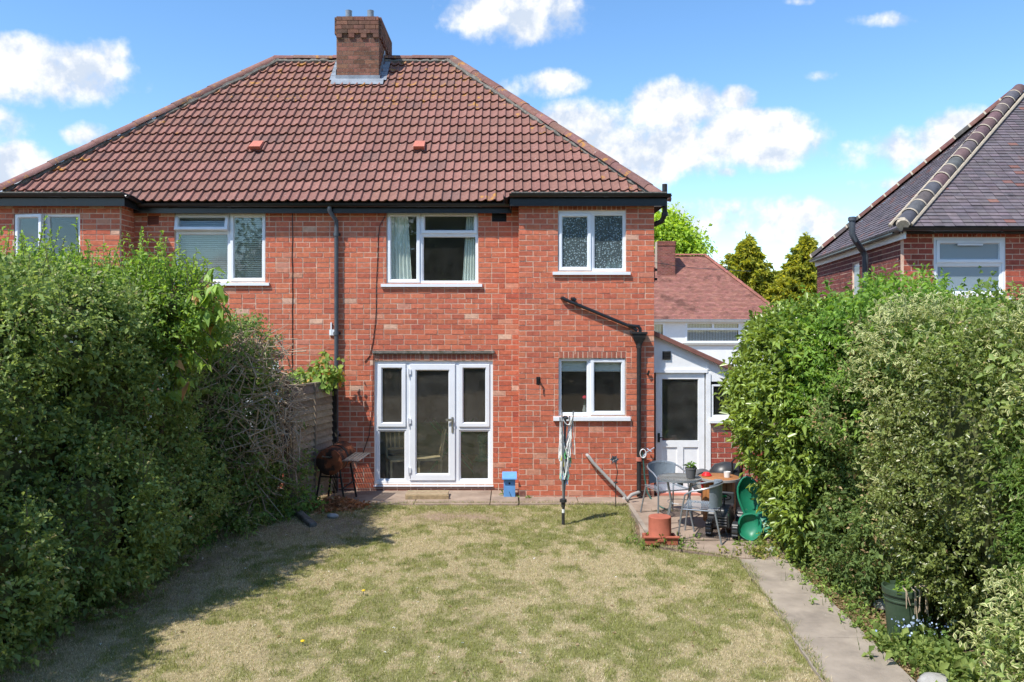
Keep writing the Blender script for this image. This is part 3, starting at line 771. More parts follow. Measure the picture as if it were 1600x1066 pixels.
MB().add([(cx0 - .03, cy0 - .03, 9.05), (cx1 + .03, cy0 - .03, 9.05), (cx1 + .03, cy1 + .03, 9.05), (cx0 - .03, cy1 + .03, 9.05),
          (cx0 + .12, cy0 + .12, 9.14), (cx1 - .12, cy0 + .12, 9.14), (cx1 - .12, cy1 - .12, 9.14), (cx0 + .12, cy1 - .12, 9.14)],
         [(0, 1, 5, 4), (1, 2, 6, 5), (2, 3, 7, 6), (3, 0, 4, 7), (4, 5, 6, 7), (3, 2, 1, 0)]).build('flaunching', 'moss_edge', ch)
for xx in (-3.37, -2.92):
    MB().lathe([(.062, 9.08), (.07, 9.12), (.066, 9.27), (.072, 9.30), (.056, 9.30), (.056, 9.1)], (xx, cy0 + .22, 0), 16).build('chimney_pot', 'lead', ch, smooth=True)
# lead flashing: front apron and stepped sides
fl = MB(); zr = lambda y: EZ + (y - EY) * sa / ca
zf = zr(cy0)
fl.box((cx0 - .02, cy0 - .014, zf + .03), (cx1 + .02, cy0 - .002, zf + .16))
fl.add([(cx0 - .10, cy0 - .012, zf + .09), (cx1 + .10, cy0 - .012, zf + .09), (cx1 + .10, cy0 - .13, zf - .055), (cx0 - .10, cy0 - .13, zf - .055)], [(0, 1, 2, 3)])
for (xe, sg) in ((cx0, -1), (cx1, 1)):
    n = 6
    for k in range(n):
        ya, yb = cy0 - .014 + k * (RY - cy0) / n, cy0 + (k + 1) * (RY - cy0) / n; za, zb = zr(ya), zr(yb)
        fl.add([(xe + sg * .014, ya, za + .02), (xe + sg * .014, yb, zb + .02), (xe + sg * .014, yb, zb + .21), (xe + sg * .014, ya, zb + .16)], [(0, 1, 2, 3)])
        fl.add([(xe + sg * .012, ya, za + .085), (xe + sg * .012, yb, zb + .085), (xe + sg * .15, yb, zb + .075), (xe + sg * .15, ya, za + .075)], [(0, 1, 2, 3)])
fl.build('flashing', 'lead', ch)

# ---- pipes and small things fixed to the walls (parts of the house)
def pipe(name, pts, r, m, parent=house, n=10, collars=(), smooth=True):
    t = MB().tube(pts, r, n)
    for c in collars: c = Vector(c); t.tube([c - Vector((0, 0, .03)), c + Vector((0, 0, .03))], r * 1.28, n)
    return t.build(name, m, parent, smooth=smooth)
xd = mx(527)
dp = pipe('downpipe', [(mx(519), Y0 - .20, 4.80), (mx(519), Y0 - .20, 4.73), (xd, Y0 - .08, 4.58), (xd, Y0 - .07, 4.50), (xd, Y0 - .07, .02)], .037, 'grey_pipe',
          collars=[(xd, Y0 - .07, mz(367)), (xd, Y0 - .07, mz(521)), (xd, Y0 - .07, 1.0)])
for zy in (367, 521, 680): MB().box((xd - .06, Y0 - .04, mz(zy) - .02), (xd + .06, Y0 - .001, mz(zy) + .02)).build('bracket', 'black_paint', dp)
b = MB().box((mx(515), Y0 - .03, mz(524)), (mx(524), Y0 - .008, mz(515)))
b.box((mx(517), Y0 - .035, mz(524)), (mx(519), Y0 - .01, mz(504))); b.build('cable_clip', 'upvc', house)
wv = lambda p, a: tuple(Vector(p) + Vector((random.uniform(-a, a), 0, 0)))
pipe('cable', [wv((mx(457), Y0 - .012, mz(330 + k * 12)), .008) for k in range(24)], .007, 'black_paint', n=5)
loose = [(602, 338), (594, 352), (591, 372), (590, 410), (588, 450), (588, 485), (586, 510), (583, 535), (578, 556), (570, 566)]
pipe('cable', [(mx(x), Y0 - .015, mz(y)) for x, y in loose], .006, 'black_paint', n=5)
loose = [(584, 552), (583, 600), (582, 640), (577, 680), (566, 712), (560, 722)]
pipe('cable', [(mx(x), Y0 - .02, mz(y)) for x, y in loose], .006, 'black_paint', n=5)
B = lambda x, y, o=.07: (bx(x), YB - o, bz(y))
pipe('waste_pipe', [B(878, 466, .0), B(879, 466, .05), B(884, 469, .06), B(988, 512, .06), B(995, 517, .07)], .028, 'black_paint')
pipe('waste_pipe', [B(894, 467, .0), B(896, 467, .05), B(899, 470, .05)], .03, 'black_paint')
pipe('waste_pipe', [B(982, 508, .0), B(983, 509, .08), B(996, 510, .08), B(999, 514, .08), B(999, 522, .08)], .028, 'black_paint')
hp = MB(); sx_, sz_ = bx(997), bz(522)
for (w0, w1, z0, z1) in ((.13, .13, 0, .035), (.11, .10, -.06, 0), (.10, .045, -.17, -.06)):
    vs = [(sx_ + a * (w1 if zz == z0 else w0), YB - .085 + b_ * .6 * (w1 if zz == z0 else w0), sz_ + zz) for zz in (z0, z1) for a, b_ in ((-1, -1), (1, -1), (1, 1), (-1, 1))]
    hp.add([(v[0], v[1], v[2]) for v in vs], [(0, 1, 2, 3), (7, 6, 5, 4), (0, 4, 5, 1), (1, 5, 6, 2), (2, 6, 7, 3), (3, 7, 4, 0)])
hp.build('hopper', 'cast_iron', house, bevel=.006)
dp2 = pipe('downpipe', [(sx_, YB - .085, sz_ - .15), (sx_, YB - .085, .10), (sx_, YB - .10, .03)], .036, 'cast_iron', collars=[(sx_, YB - .085, bz(541)), (sx_, YB - .085, bz(716)), (sx_, YB - .085, bz(768))])
MB().tube([(sx_, YB - .085, bz(719)), (sx_, YB - .085, bz(713))], .052, 12).build('collar', 'clay', dp2)
gp = pipe('grey_waste_pipe', [B(917, 711, .0), B(919, 712, .07), B(926, 722, .08), B(974, 772, .10), B(977, 777, .12), (bx(972), YB - .2, .03)], .027, 'grey_plastic')
pipe('grey_waste_pipe', [(bx(976), YB - .26, .02), (bx(984), YB - .18, .08), (bx(998), YB - .10, .11)], .028, 'grey_plastic')
hk = MB().box((bx(838), YB - .012, bz(601)), (bx(844), YB, bz(589))); hk.bar((bx(841), YB, bz(591)), (bx(841), YB - .10, bz(592)), .02, .02); hk.bar((bx(841), YB - .09, bz(589)), (bx(841), YB - .09, bz(601)), .02, .012)
hk.build('wall_hook', 'black_paint', house)
MB().tube([B(1012, 585, 0), B(1012, 584, .05), B(1013, 579, .06)], .018, 8).build('wall_hook', 'cast_iron', house)
# rainwater pipe at the far eaves corner, and a bracket on the flank
pipe('downpipe', [(END + .17, YB - .02, 5.12), (END + .17, YB - .02, 4.62), (END + .13, YB + .04, 4.52), (END + .02, YB + .12, 4.48)], .042, 'cast_iron', collars=[(END + .17, YB - .02, 4.63)])
fb = MB().box((END + .002, YB + .10, bz(440)), (END + .03, YB + .14, bz(417))); fb.box((END + .03, YB + .1, bz(438)), (END + .07, YB + .13, bz(434))); fb.box((END + .03, YB + .1, bz(423)), (END + .07, YB + .13, bz(419))); fb.build('wall_hook', 'black_paint', house)

# ================================================================== ground, lawn, path, patio
def poly_sheet(name, pts, z, m, thick=0.06, div=None):
    mb = MB(); n = len(pts)
    mb.add([(p[0], p[1], z) for p in pts] + [(p[0], p[1], z - thick) for p in pts], [tuple(range(n))] + [(i, n + i, n + (i + 1) % n, (i + 1) % n) for i in range(n)])
    o = mb.build(name, m); o['kind'] = 'structure'; return o
g = MB().add([(-400, -200, -.05), (400, -200, -.05), (400, 600, -.05), (-400, 600, -.05)], [(0, 1, 2, 3)]).build('ground', 'earth'); g['kind'] = 'structure'

LAWN = [(-4.7, 4.0), (-4.55, 7.6), (-4.3, 9.0), (-4.2, 10.2), (-3.9, 11.2), (-3.3, 12.0), (-2.3, 12.45), (-1.0, 12.58), (.6, 12.55), (1.82, 12.45), (1.72, 11.4), (1.6, 10.42), (1.85, 10.1), (2.25, 9.9), (2.72, 9.58), (2.585, 7.4), (2.485, 6.2), (2.31, 4.0)]
def inside(P, poly):
    x, y = P[:, 0], P[:, 1]; r = np.zeros(len(P), bool); n = len(poly)
    for i in range(n):
        (x0, y0), (x1, y1) = poly[i], poly[(i + 1) % n]
        c = ((y0 > y) != (y1 > y)); r ^= c & (x < (x1 - x0) * (y - y0) / ((y1 - y0) if y1 != y0 else 1e-9) + x0)
    return r
def lawn_state(x, y):
    """0 bare/straw .. 1 green, and a bare-earth measure, from the pattern of dry patches"""
    p = np.stack([x, y, np.zeros_like(x)], 1)
    a = fbm(p * [.75, .55, 1], 11, 4); b = fbm(p * [3.0, 2.2, 1], 23, 3)
    c = fbm(p * [9, 7, 1], 61, 2)
    gr = (a - .5) * 2.2 + (b - .5) * 2.2 + (c - .5) * 2.6 + .42
    gr += .22 * np.exp(-((x - .3) ** 2 / 3.0 + (y - 7.6) ** 2 / 4.0)) + .42 * np.exp(-((x + .9) ** 2 / 2.0 + (y - 6.2) ** 2 / 1.5))
    gr += .35 * np.exp(-((y - 12.3) ** 2 / .06)) - .45 * np.exp(-((x - 2.0) ** 2 / .3 + (y - 7.0) ** 2 / 1.5)) - .3 * np.exp(-((x + 1.4) ** 2 / 1.2 + (y - 9.6) ** 2 / .8))
    bare = .9 * np.exp(-((x + .9) ** 2 / 1.0 + (y - 11.7) ** 2 / .10)) + .8 * np.exp(-((x + 2.6) ** 2 / .7 + (y - 11.2) ** 2 / .35)) + .6 * np.exp(-((x + 3.6) ** 2 / .3 + (y - 9.6) ** 2 / 3)) + (b - .56) * 1.2
    return np.clip(gr, 0, 1), np.clip(bare, 0, 1)
gx, gy = np.meshgrid(np.arange(-4.9, 2.9, .05), np.arange(4.0, 12.75, .05)); nx_, ny_ = gx.shape[1], gx.shape[0]
fx, fy = gx.ravel(), gy.ravel(); hz = (fbm(np.stack([fx * .9, fy * .9, 0 * fx], 1), 5, 3) - .5) * .05 + (fbm(np.stack([fx * 6, fy * 6, 0 * fx], 1), 8, 2) - .5) * .018 - .012
idx = np.arange(nx_ * ny_).reshape(ny_, nx_)
F = np.stack([idx[:-1, :-1], idx[:-1, 1:], idx[1:, 1:], idx[1:, :-1]], -1).reshape(-1, 4)
ctr = np.stack([fx, fy], 1)[F].mean(1); F = F[inside(ctr, LAWN)]; ctr = np.stack([fx, fy], 1)[F].mean(1)
gr, br = lawn_state(ctr[:, 0], ctr[:, 1])
STRAW, GREEN, SOIL = np.array((.46, .37, .22)), np.array((.235, .245, .085)), np.array((.31, .23, .16))
g2 = gr[:, None] * .68 + .18; c = STRAW * (1 - g2) + GREEN * g2; c = c * .8 * (1 - br[:, None]) + SOIL * br[:, None]
me = mesh_arrays('lawn', np.stack([fx, fy, hz], 1), F, c, True); o = link('lawn', me, 'lawn'); o['kind'] = 'structure'
def lawn_z(x, y): return (fbm(np.stack([x * .9, y * .9, 0 * x], 1), 5, 3) - .5) * .05 + (fbm(np.stack([x * 6, y * 6, 0 * x], 1), 8, 2) - .5) * .018 - .012

leaf_mat('grass', rough=.6, trans=.25, spec=.2)
def blades(name, P, L, W, col, lean=.5, parent=None, m='grass'):
    n = len(P); az = RNG.uniform(0, 2 * np.pi, n); ln = RNG.uniform(.1, 1, n) * lean
    d = np.stack([np.cos(az) * ln, np.sin(az) * ln, np.ones(n)], 1); d = unit(d)
    s = np.stack([-np.sin(az), np.cos(az), np.zeros(n)], 1); a2 = RNG.uniform(0, np.pi, n)
    s = s * np.cos(a2)[:, None] + np.stack([np.cos(az), np.sin(az), 0 * az], 1) * np.sin(a2)[:, None]
    V = np.empty((n, 3, 3)); V[:, 0] = P - s * (W / 2)[:, None]; V[:, 1] = P + s * (W / 2)[:, None]; V[:, 2] = P + d * L[:, None]
    o = link(name, mesh_arrays(name, V.reshape(-1, 3), np.arange(n * 3).reshape(-1, 3), col), m, parent)
    return o
n = 520000
yy = RNG.uniform(0, 1, n) ** 1.25 * 8.4 + 4.2; xx = RNG.uniform(-4.8, 2.8, n)
k = inside(np.stack([xx, yy], 1), LAWN); xx, yy = xx[k], yy[k]
gr, br = lawn_state(xx, yy); k = RNG.random(len(xx)) > br * .85; xx, yy, gr = xx[k], yy[k], gr[k]
isg = RNG.random(len(xx)) < gr * .68 + .15
tuft = fbm(np.stack([xx * 7, yy * 7, 0 * xx], 1), 91, 2)
Lb = np.where(isg, RNG.uniform(.018, .05, len(xx)) * (.6 + .9 * tuft), RNG.uniform(.014, .034, len(xx)))
cg = np.array((.245, .27, .085)) * (1 + RNG.normal(0, .22, (len(xx), 1))) + np.array((.06, .035, 0)) * RNG.random((len(xx), 1))
cs = np.array((.66, .56, .37)) * (1 + RNG.normal(0, .24, (len(xx), 1)))
cb = np.clip(np.where(isg[:, None], cg, cs), .01, .8)
blades('grass', np.stack([xx, yy, lawn_z(xx, yy) - .004], 1), Lb, RNG.uniform(.003, .0065, len(xx)), cb, lean=1.5)['kind'] = 'stuff'
n = 520; cx_, cy_ = RNG.uniform(-4.3, 2.6, n), RNG.uniform(5.2, 12.4, n); k = inside(np.stack([cx_, cy_], 1), LAWN); g3, b3 = lawn_state(cx_[k], cy_[k]); cx_, cy_ = cx_[k][(g3 > .3) & (b3 < .5)], cy_[k][(g3 > .3) & (b3 < .5)]
i_ = np.repeat(np.arange(len(cx_)), 46); xx, yy = cx_[i_] + RNG.normal(0, .045, len(i_)), cy_[i_] + RNG.normal(0, .035, len(i_))
blades('grass_tufts', np.stack([xx, yy, lawn_z(xx, yy) - .004], 1), RNG.uniform(.025, .075, len(i_)), RNG.uniform(.003, .006, len(i_)), np.clip(np.array((.18, .225, .06)) * (1 + RNG.normal(0, .25, (len(i_), 1))), .01, .6), lean=1.2)['kind'] = 'stuff'
bpy.data.objects['grass_tufts']['label'] = 'darker green tufts standing up in the lawn'
bpy.data.objects['grass']['label'] = 'patchy mown lawn grass, half dried to straw'

# concrete apron along the house, joined in slabs
def ragged(pts, k=.02, n=8):
    out = []
    for (a, b) in zip(pts, pts[1:] + pts[:1]):
        for i in range(n): t = i / n; out.append((a[0] + (b[0] - a[0]) * t + random.uniform(-k, k), a[1] + (b[1] - a[1]) * t + random.uniform(-k, k)))
    return out
ap = bpy.data.objects.new('house_apron', None); COL.objects.link(ap); ap['kind'] = 'structure'
for (x0, x1, y1) in ((-3.0, -1.55, 13.5), (-1.54, -.35, 13.5), (-.34, .10, 13.5), (.12, 1.05, 12.995), (1.06, 1.83, 12.995)):
    yl = 12.48 + random.uniform(-.03, .04)
    MB().box((x0, yl, -.05), (x1, y1, .012 + random.uniform(-.004, .004))).build('slab', 'patio', ap, bevel=.01)
MB().box((1.80, 10.45, -.05), (1.86, 12.45, .03)).build('edging_strip', 'concrete', ap)
pt = bpy.data.objects.new('patio', None); COL.objects.link(pt); pt['kind'] = 'structure'
def psl(pts, z):
    n = len(pts); pts = ragged(pts, .012, 5); n = len(pts)
    MB().add([(p[0], p[1], z) for p in pts] + [(p[0], p[1], z - .07) for p in pts], [tuple(range(n))] + [(i, n + i, n + (i + 1) % n, (i + 1) % n) for i in range(n)]).build('slab', 'patio', pt)
psl([(1.86, 12.0), (1.70, 10.42), (2.95, 10.45), (3.0, 12.02)], .004); psl([(1.86, 12.03), (3.02, 12.05), (3.1, 13.25), (1.86, 13.0)], .008)
psl([(3.03, 12.0), (2.98, 10.45), (4.4, 10.4), (4.4, 12.0)], .003); psl([(3.05, 12.05), (4.4, 12.05), (4.4, 13.25), (3.12, 13.25)], .007)
psl([(1.72, 10.40), (1.95, 10.12), (2.35, 9.92), (2.78, 9.66), (3.36, 9.52), (3.6, 10.38)], .000)
pa = bpy.data.objects.new('garden_path', None); COL.objects.link(pa); pa['kind'] = 'structure'
ys = [9.56, 8.35, 7.16, 6.0, 4.7, 3.4]
for a, b in zip(ys, ys[1:]):
    lx = lambda y: 2.73 - (9.55 - y) * .083; rx = lambda y: 3.30 - (9.42 - y) * .035
    q = ragged([(lx(a - .003), a - .003), (lx(b + .003), b + .003), (rx(b + .003), b + .003), (rx(a - .003), a - .003)], .004, 14); n = len(q); z = random.uniform(.006, .011)
    MB().add([(p[0], p[1], z) for p in q] + [(p[0], p[1], z - .08) for p in q], [tuple(range(n))[::-1]] + [(i, n + i, n + (i + 1) % n, (i + 1) % n) for i in range(n)]).build('slab', 'concrete', pa)

# ragged grass creeping over the hard edges, weeds in the slab joints
ed = [(-2.3, 12.45), (-1.0, 12.56), (.6, 12.53), (1.80, 12.45), (1.70, 11.4), (1.62, 10.42), (1.88, 10.1), (2.28, 9.9), (2.72, 9.58), (2.56, 7.4), (2.46, 6.2), (2.30, 4.3)]
Pe = []
for (a, b) in zip(ed, ed[1:]):
    m_ = int(math.dist(a, b) * 620); t_ = RNG.random(m_); ww = fbm(np.stack([a[0] + (b[0] - a[0]) * t_, a[1] + (b[1] - a[1]) * t_, 0 * t_], 1) * 4, 33, 3)
    dn = np.array((b[1] - a[1], -(b[0] - a[0]))) / math.dist(a, b)
    q_ = np.stack([a[0] + (b[0] - a[0]) * t_, a[1] + (b[1] - a[1]) * t_], 1) - dn * (np.abs(RNG.normal(0, .05, m_)) * np.clip((ww - .38) * 4, .05, 1.2))[:, None]
    Pe.append(q_)
for (a, b) in (((2.98, 10.46), (3.02, 12.0)), ((1.88, 12.02), (3.0, 12.03)), ((2.7, 8.35), (3.26, 8.35)), ((1.7, 10.41), (3.5, 10.40))):
    m_ = 160; t_ = RNG.random(m_); q_ = np.stack([a[0] + (b[0] - a[0]) * t_, a[1] + (b[1] - a[1]) * t_], 1); ww = fbm(np.concatenate([q_ * 5, q_[:, :1] * 0], 1), 47, 2); Pe.append(q_[ww > .52] + RNG.normal(0, .008, (int((ww > .52).sum()), 2)))
Pe = np.concatenate(Pe); ne = len(Pe); dry = RNG.random(ne) < .4
blades('edge_grass', np.concatenate([Pe, np.full((ne, 1), .004)], 1), RNG.uniform(.02, .065, ne), RNG.uniform(.003, .007, ne), np.where(dry[:, None], np.array((.58, .48, .30)), np.array((.20, .25, .07))) * (1 + RNG.normal(0, .2, (ne, 1))), lean=1.6)['kind'] = 'stuff'
bpy.data.objects['edge_grass']['label'] = 'ragged grass creeping over path and patio edges'

# ================================================================== lean-to porch beside the back door
YP = 13.2
def px_(x): return (x - 800) * YP / FPX
def pz_(y): return CAM_Z + (HOR - y) * YP / FPX
porch = thing('lean_to_porch', 'white lean-to porch with half-glazed back door and sloping brown verge', 'porch', (3.1, YP, 0))
xl, xr = END + .012, 4.15
zt = lambda x: pz_(524) - (x - px_(1022)) * (pz_(524) - pz_(582)) / (px_(1150) - px_(1022))
dx0, dx1, dtop = px_(1025), px_(1101), pz_(583)
wx0, wx1, wz0, wz1 = px_(1112), xr - .12, pz_(652), pz_(601)
def wallp(pts, y0=YP, y1=YP + .06):
    n = len(pts); return [(p[0], y0, p[1]) for p in pts] + [(p[0], y1, p[1]) for p in pts], [tuple(range(n))] + [tuple(range(n, 2 * n))[::-1]] + [(i, i + n, (i + 1) % n + n, (i + 1) % n)[::-1] for i in range(n)]
gb = MB(); gb.add(*wallp([(xl, dtop + .03), (px_(1106), dtop + .03), (px_(1106), zt(px_(1106))), (xl, zt(xl))]))
gb.add(*wallp([(px_(1106) + .001, wz1 + .05), (xr, wz1 + .05), (xr, zt(xr)), (px_(1106) + .001, zt(px_(1106)))]))
gb.build('gable_panel', 'render_white', porch)
t = MB(); t.box((xl, YP - .03, dtop + .005), (px_(1105), YP - .002, dtop + .06)); t.box((px_(1103), YP - .02, .0), (px_(1110), YP + .055, dtop + .0)); t.box((px_(1106) - .02, YP - .014, dtop + .06), (px_(1106) + .02, YP - .001, zt(px_(1106)) - .03))
t.box((xl, YP - .02, dtop + .06), (xl + .03, YP - .001, zt(xl) - .02)); t.build('cover_strip', 'white_paint', porch)
vt = MB().box((px_(1035), YP - .012, pz_(562)), (px_(1048), YP - .001, pz_(549)))
for i in range(3): vt.box((px_(1035) + .006, YP - .03, pz_(561) + i * .046), (px_(1048) - .006, YP - .012, pz_(561) + i * .046 + .026))
vt.build('vent', 'cast_iron', porch)
vs, fs = [], []
vg = MB(); L0, L1 = Vector((xl - .02, YP - .10, zt(xl))), Vector((xr + .15, YP - .10, zt(xr + .15)))
vg.add([L0, L1, L1 + Vector((0, 0, .075)), L0 + Vector((0, 0, .075)), L0 + Vector((0, 2.6, 0)), L1 + Vector((0, 2.6, 0)), L1 + Vector((0, 2.6, .075)), L0 + Vector((0, 2.6, .075))],
       [(0, 1, 2, 3), (3, 2, 6, 7), (7, 6, 5, 4), (0, 4, 5, 1), (1, 5, 6, 2), (0, 3, 7, 4)], (.22, .10, .08))
vg.build('roof', 'roof_tile', porch)
d = MB(); dy = YP + .01
d.sweep_rect(dx0, dx1, .035, dtop, [(0, dy + .05), (0, dy), (.10, dy), (.105, dy + .006), (.105, dy + .05)])
zm0, zm1 = pz_(702), pz_(690)
d.box((dx0 + .104, dy + .001, pz_(699)), (dx1 - .104, dy + .049, pz_(689)))
d.box(((dx0 + dx1) / 2 - .05, dy + .001, .139), ((dx0 + dx1) / 2 + .05, dy + .049, pz_(699))); d.box((dx0 + .1, dy + .001, .135), (dx1 - .1, dy + .049, .24))
door = d.build('back_door', 'white_paint', porch)
MB().box((dx0 + .1, dy + .02, .2), (dx1 - .1, dy + .035, pz_(697))).build('door_panel', 'white_paint', door)
pane(door, dx0 + .10, dx1 - .10, pz_(690), dtop - .10, dy + .025)
h = MB().box((dx0 + .03, dy - .012, pz_(691)), (dx0 + .065, dy - .001, pz_(677))); h.tube([(dx0 + .047, dy - .01, pz_(683)), (dx0 + .047, dy - .05, pz_(683)), (dx0 + .13, dy - .055, pz_(684))], .009); h.build('handle', 'cast_iron', door)
MB().box((dx0 - .0, YP - .1, -.02), (dx1 + .06, YP + .06, .033)).build('threshold', 'clay', porch)
w = MB(); frame(w, wx0, wx1, wz0, wz1, YP + .0, .03, .06, .004); win = w.build('window', 'white_paint', porch)
pane(win, wx0 + .03, wx1 - .03, wz0 + .03, wz1 - .03, YP + .03)
MB().box((px_(1108), YP - .08, wz0 - .09), (xr + .05, YP + .05, wz0 - .045)).build('sill', 'white_paint', porch); MB().box((px_(1110), YP - .03, wz0 - .044), (xr, YP + .05, wz0 - .002)).build('sub_sill', 'white_paint', porch)
brick_wall(porch, (px_(1110) + .005, YP, 0), (1, 0, 0), (0, -1, 0), xr - px_(1110), 0, wz0 - .095, colour=lambda z, dark=0.: jit(lerp((.40, .10, .07), (.30, .07, .05), random.random()), .15) if random.random() > .12 else (.5, .3, .22), mortar='mortar_pale')
MB().box((xr - .02, YP + .1, 0), (xr + .08, 15.8, zt(xr)), (.38, .1, .07)).build('wall', 'brick', porch)
rl = MB().box((xl, YP + .07, .0), (xr - .02, 15.8, zt(xr) + .1), skip=('front', 'top')); rl.build('room_lining', 'room', porch)

# ================================================================== next-door house on the right
NY = 12.56
nx = lambda x: (x - 800) * NY / FPX
nz = lambda y: CAM_Z + (HOR - y) * NY / FPX
ndh = thing('neighbour_house', 'red brick house with dark plain tile hipped roof rising at the right edge', 'house', (9, 15, 0))
XC = nx(1412); side = Vector((.15, 1, 0)).normalized()
WN = (nx(1459) - XC, nx(1571) - XC, nz(462), nz(371))
ncol = lambda z, dark=0.: jit(lerp((.43, .115, .075), (.31, .075, .055), random.random() ** 2), .14)
brick_wall(ndh, (XC, NY, 0), (1, 0, 0), (0, -1, 0), 5.0, 1.5, nz(366), [WN], n_parts=120, colour=ncol, soldiers=[(WN[0], WN[1], WN[3] + .003, WN[3] + .07)])
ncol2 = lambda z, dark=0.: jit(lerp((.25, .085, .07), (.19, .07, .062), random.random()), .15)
sn = Vector((-side.y, side.x, 0)); SW = Vector((XC, NY, 0)) + side * 5.9
SO = (2.95, 3.45, 3.0, 4.0)
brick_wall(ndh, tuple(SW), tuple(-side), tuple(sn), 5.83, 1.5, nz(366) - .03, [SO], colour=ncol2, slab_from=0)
MB().box((XC, NY + .02, -.1), (XC + 5, NY + .12, 1.5), (.35, .09, .06)).build('wall', 'brick', ndh)
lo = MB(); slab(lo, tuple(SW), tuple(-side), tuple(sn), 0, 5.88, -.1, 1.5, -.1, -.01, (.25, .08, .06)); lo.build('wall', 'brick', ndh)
a0, b0, c0, d0 = WN[0] + XC, WN[1] + XC, WN[2], WN[3]
wn = window(ndh, a0, b0, c0, d0, NY, [(a0 + .03, b0 - .03, nz(412), d0 - .03, 'sash'), (a0 + .03, b0 - .03, c0 + .02, nz(412), 'fixed')], m='glass_frost', sx=(.05, .08), reveal=.01)
MB().box((nx(1495), NY - .035, nz(384)), (nx(1534), NY - .012, nz(381))).build('trickle_vent', 'upvc', wn)
sw = MB(); slab(sw, tuple(SW), tuple(-side), tuple(sn), SO[0], SO[1], SO[2], SO[3], -.08, -.03); sw.build('window', 'upvc', ndh)
sw = MB(); slab(sw, tuple(SW), tuple(-side), tuple(sn), SO[0] + .06, SO[1] - .06, SO[2] + .06, SO[3] - .06, -.028, -.02); sw.build('pane', 'glass_frost', bpy.data.objects[ndh.children[-1].name])
rm = MB().box((XC + 1.1, NY + .15, 1.6), (XC + 4.9, 17, 4.25), skip=('front',)); rm.build('room_lining', 'room', ndh)
# roof of plain tiles laid course by course
e1 = Vector((nx(1404) - .05, NY - .22, nz(357))); e2 = e1 + side * 6.15; apx = Vector((9.85, 15.45, 7.36)); e0 = e1 + Vector((6.5, 0, 0))
ndr = MB().add([e1 - Vector((0, 0, .05)), e0 - Vector((0, 0, .05)), apx + Vector((4, 0, -.05)), apx - Vector((0, 0, .05)), e2 - Vector((0, 0, .05)), e2 + Vector((6, 0, -.05))],
               [(0, 1, 2, 3), (4, 0, 3), (5, 4, 3, 2)]).build('roof', 'roof_felt', ndh)
def plain_tiles(parent, A, B, T0, T1, m, colf, gauge=.10, w=.165, thick=.016, skipf=None, name='tile_courses'):
    """courses of flat tiles on the quad A-B (eaves) to T0-T1 (top)"""
    A, B, T0, T1 = map(Vector, (A, B, T0, T1)); mb = MB()
    nrm = (B - A).cross(T0 - A).normalized()
    if nrm.z < 0: nrm = -nrm
    n = int(((T0 + T1) / 2 - (A + B) / 2).length / gauge)
    for i in range(n):
        t0, t1 = i / n, min(1, (i + 1.25) / n); a, b = A.lerp(T0, t0), B.lerp(T1, t0); a1, b1 = A.lerp(T0, t1), B.lerp(T1, t1)
        L = (b - a).length; k = max(1, int(L / w)); d = (b - a).normalized() if L > 1e-6 else Vector((1, 0, 0)); up = (a1 - a) - d * (a1 - a).dot(d)
        u = -w / 2 if i % 2 else 0
        sl = (a1 - a).dot(d); sr = (b1 - b).dot(d)
        while u < L:
            ua, ub = max(u, 0), min(u + w - .004, L); u += w
            if ub - ua < .02: continue
            th = thick + random.uniform(-.003, .005); q = lambda s_, e, h: a + d * s_ + up * e + nrm * h
            s0, s1 = max(ua, sl if sl > 0 else ua), min(ub, L + sr if sr < 0 else ub)
            if s1 - s0 < .01: s0, s1 = ua, ub
            mb.add([q(ua, 0, th), q(ub, 0, th), q(s1, 1, .002), q(s0, 1, .002), q(ua, 0, .0), q(ub, 0, .0)], [(0, 1, 2, 3), (4, 5, 1, 0)], colf())
    o = mb.build(name, m, parent); o['kind'] = 'stuff'; return o
sl_c = lambda: jit(lerp((.12, .102, .112), (.165, .135, .145), random.random()), .10) if random.random() > .04 else jit((.22, .11, .09), .1)
plain_tiles(ndr, e1, e0, apx, apx + Vector((3.5, 0, 0)), 'slate_tile', sl_c)
plain_tiles(ndr, e2, e1, apx, apx, 'slate_tile', sl_c)
hc = lambda: jit(random.choice([(.10, .095, .10), (.12, .10, .10), (.13, .085, .085), (.09, .09, .10)]), .15)
half_round_run(ndr, 'hip_tile', e1 + Vector((.0, .03, .06)), apx + Vector((0, 0, .07)), .118, .335, 'dark_clay', hc, joint='cream_mortar', flat=1.0)
hc2 = lambda: jit(random.choice([(.16, .08, .07), (.10, .085, .08), (.20, .09, .07)]), .15)
half_round_run(ndr, 'hip_tile', e2 + Vector((.0, -.03, .06)), apx + Vector((0, 0, .07)), .11, .335, 'dark_clay', hc2, joint='cream_mortar', flat=1.0)
for off in (.13, -.13):
    MB().tube([e1 + Vector((off, .06 - off * .6, .01 + abs(off) * .15)), apx + Vector((off * .9, -off * .6, -.02))], .028, 6).build('bedding', 'cream_mortar', ndr)
MB().tube([e1 + Vector((-.02, -.06, .01)), e1 + Vector((.02, .04, .07))], .09, 10).build('bedding', 'cream_mortar', ndr)
gutter(ndh, e1 + Vector((-.02, -.02, -.02)), e0 + Vector((0, -.02, -.02))); gutter(ndh, e2 + Vector((-.03, 0, -.02)), e1 + Vector((-.03, -.03, -.02)), m='grey_pipe')
MB().box((e1.x + .06, NY - .12, nz(366)), (e0.x, NY - .09, nz(358))).build('fascia', 'black_paint', ndh)
fs_ = MB(); fs_.bar(e1 + Vector((.07, .05, -.12)), e2 + Vector((.07, 0, -.12)), .03, .12); fs_.build('fascia', 'white_paint', ndh)
MB().bar(Vector((XC - .02, NY, nz(364))) , SW + Vector((-.02, 0, nz(364))), .3, .02).build('soffit', 'black_paint', ndh)
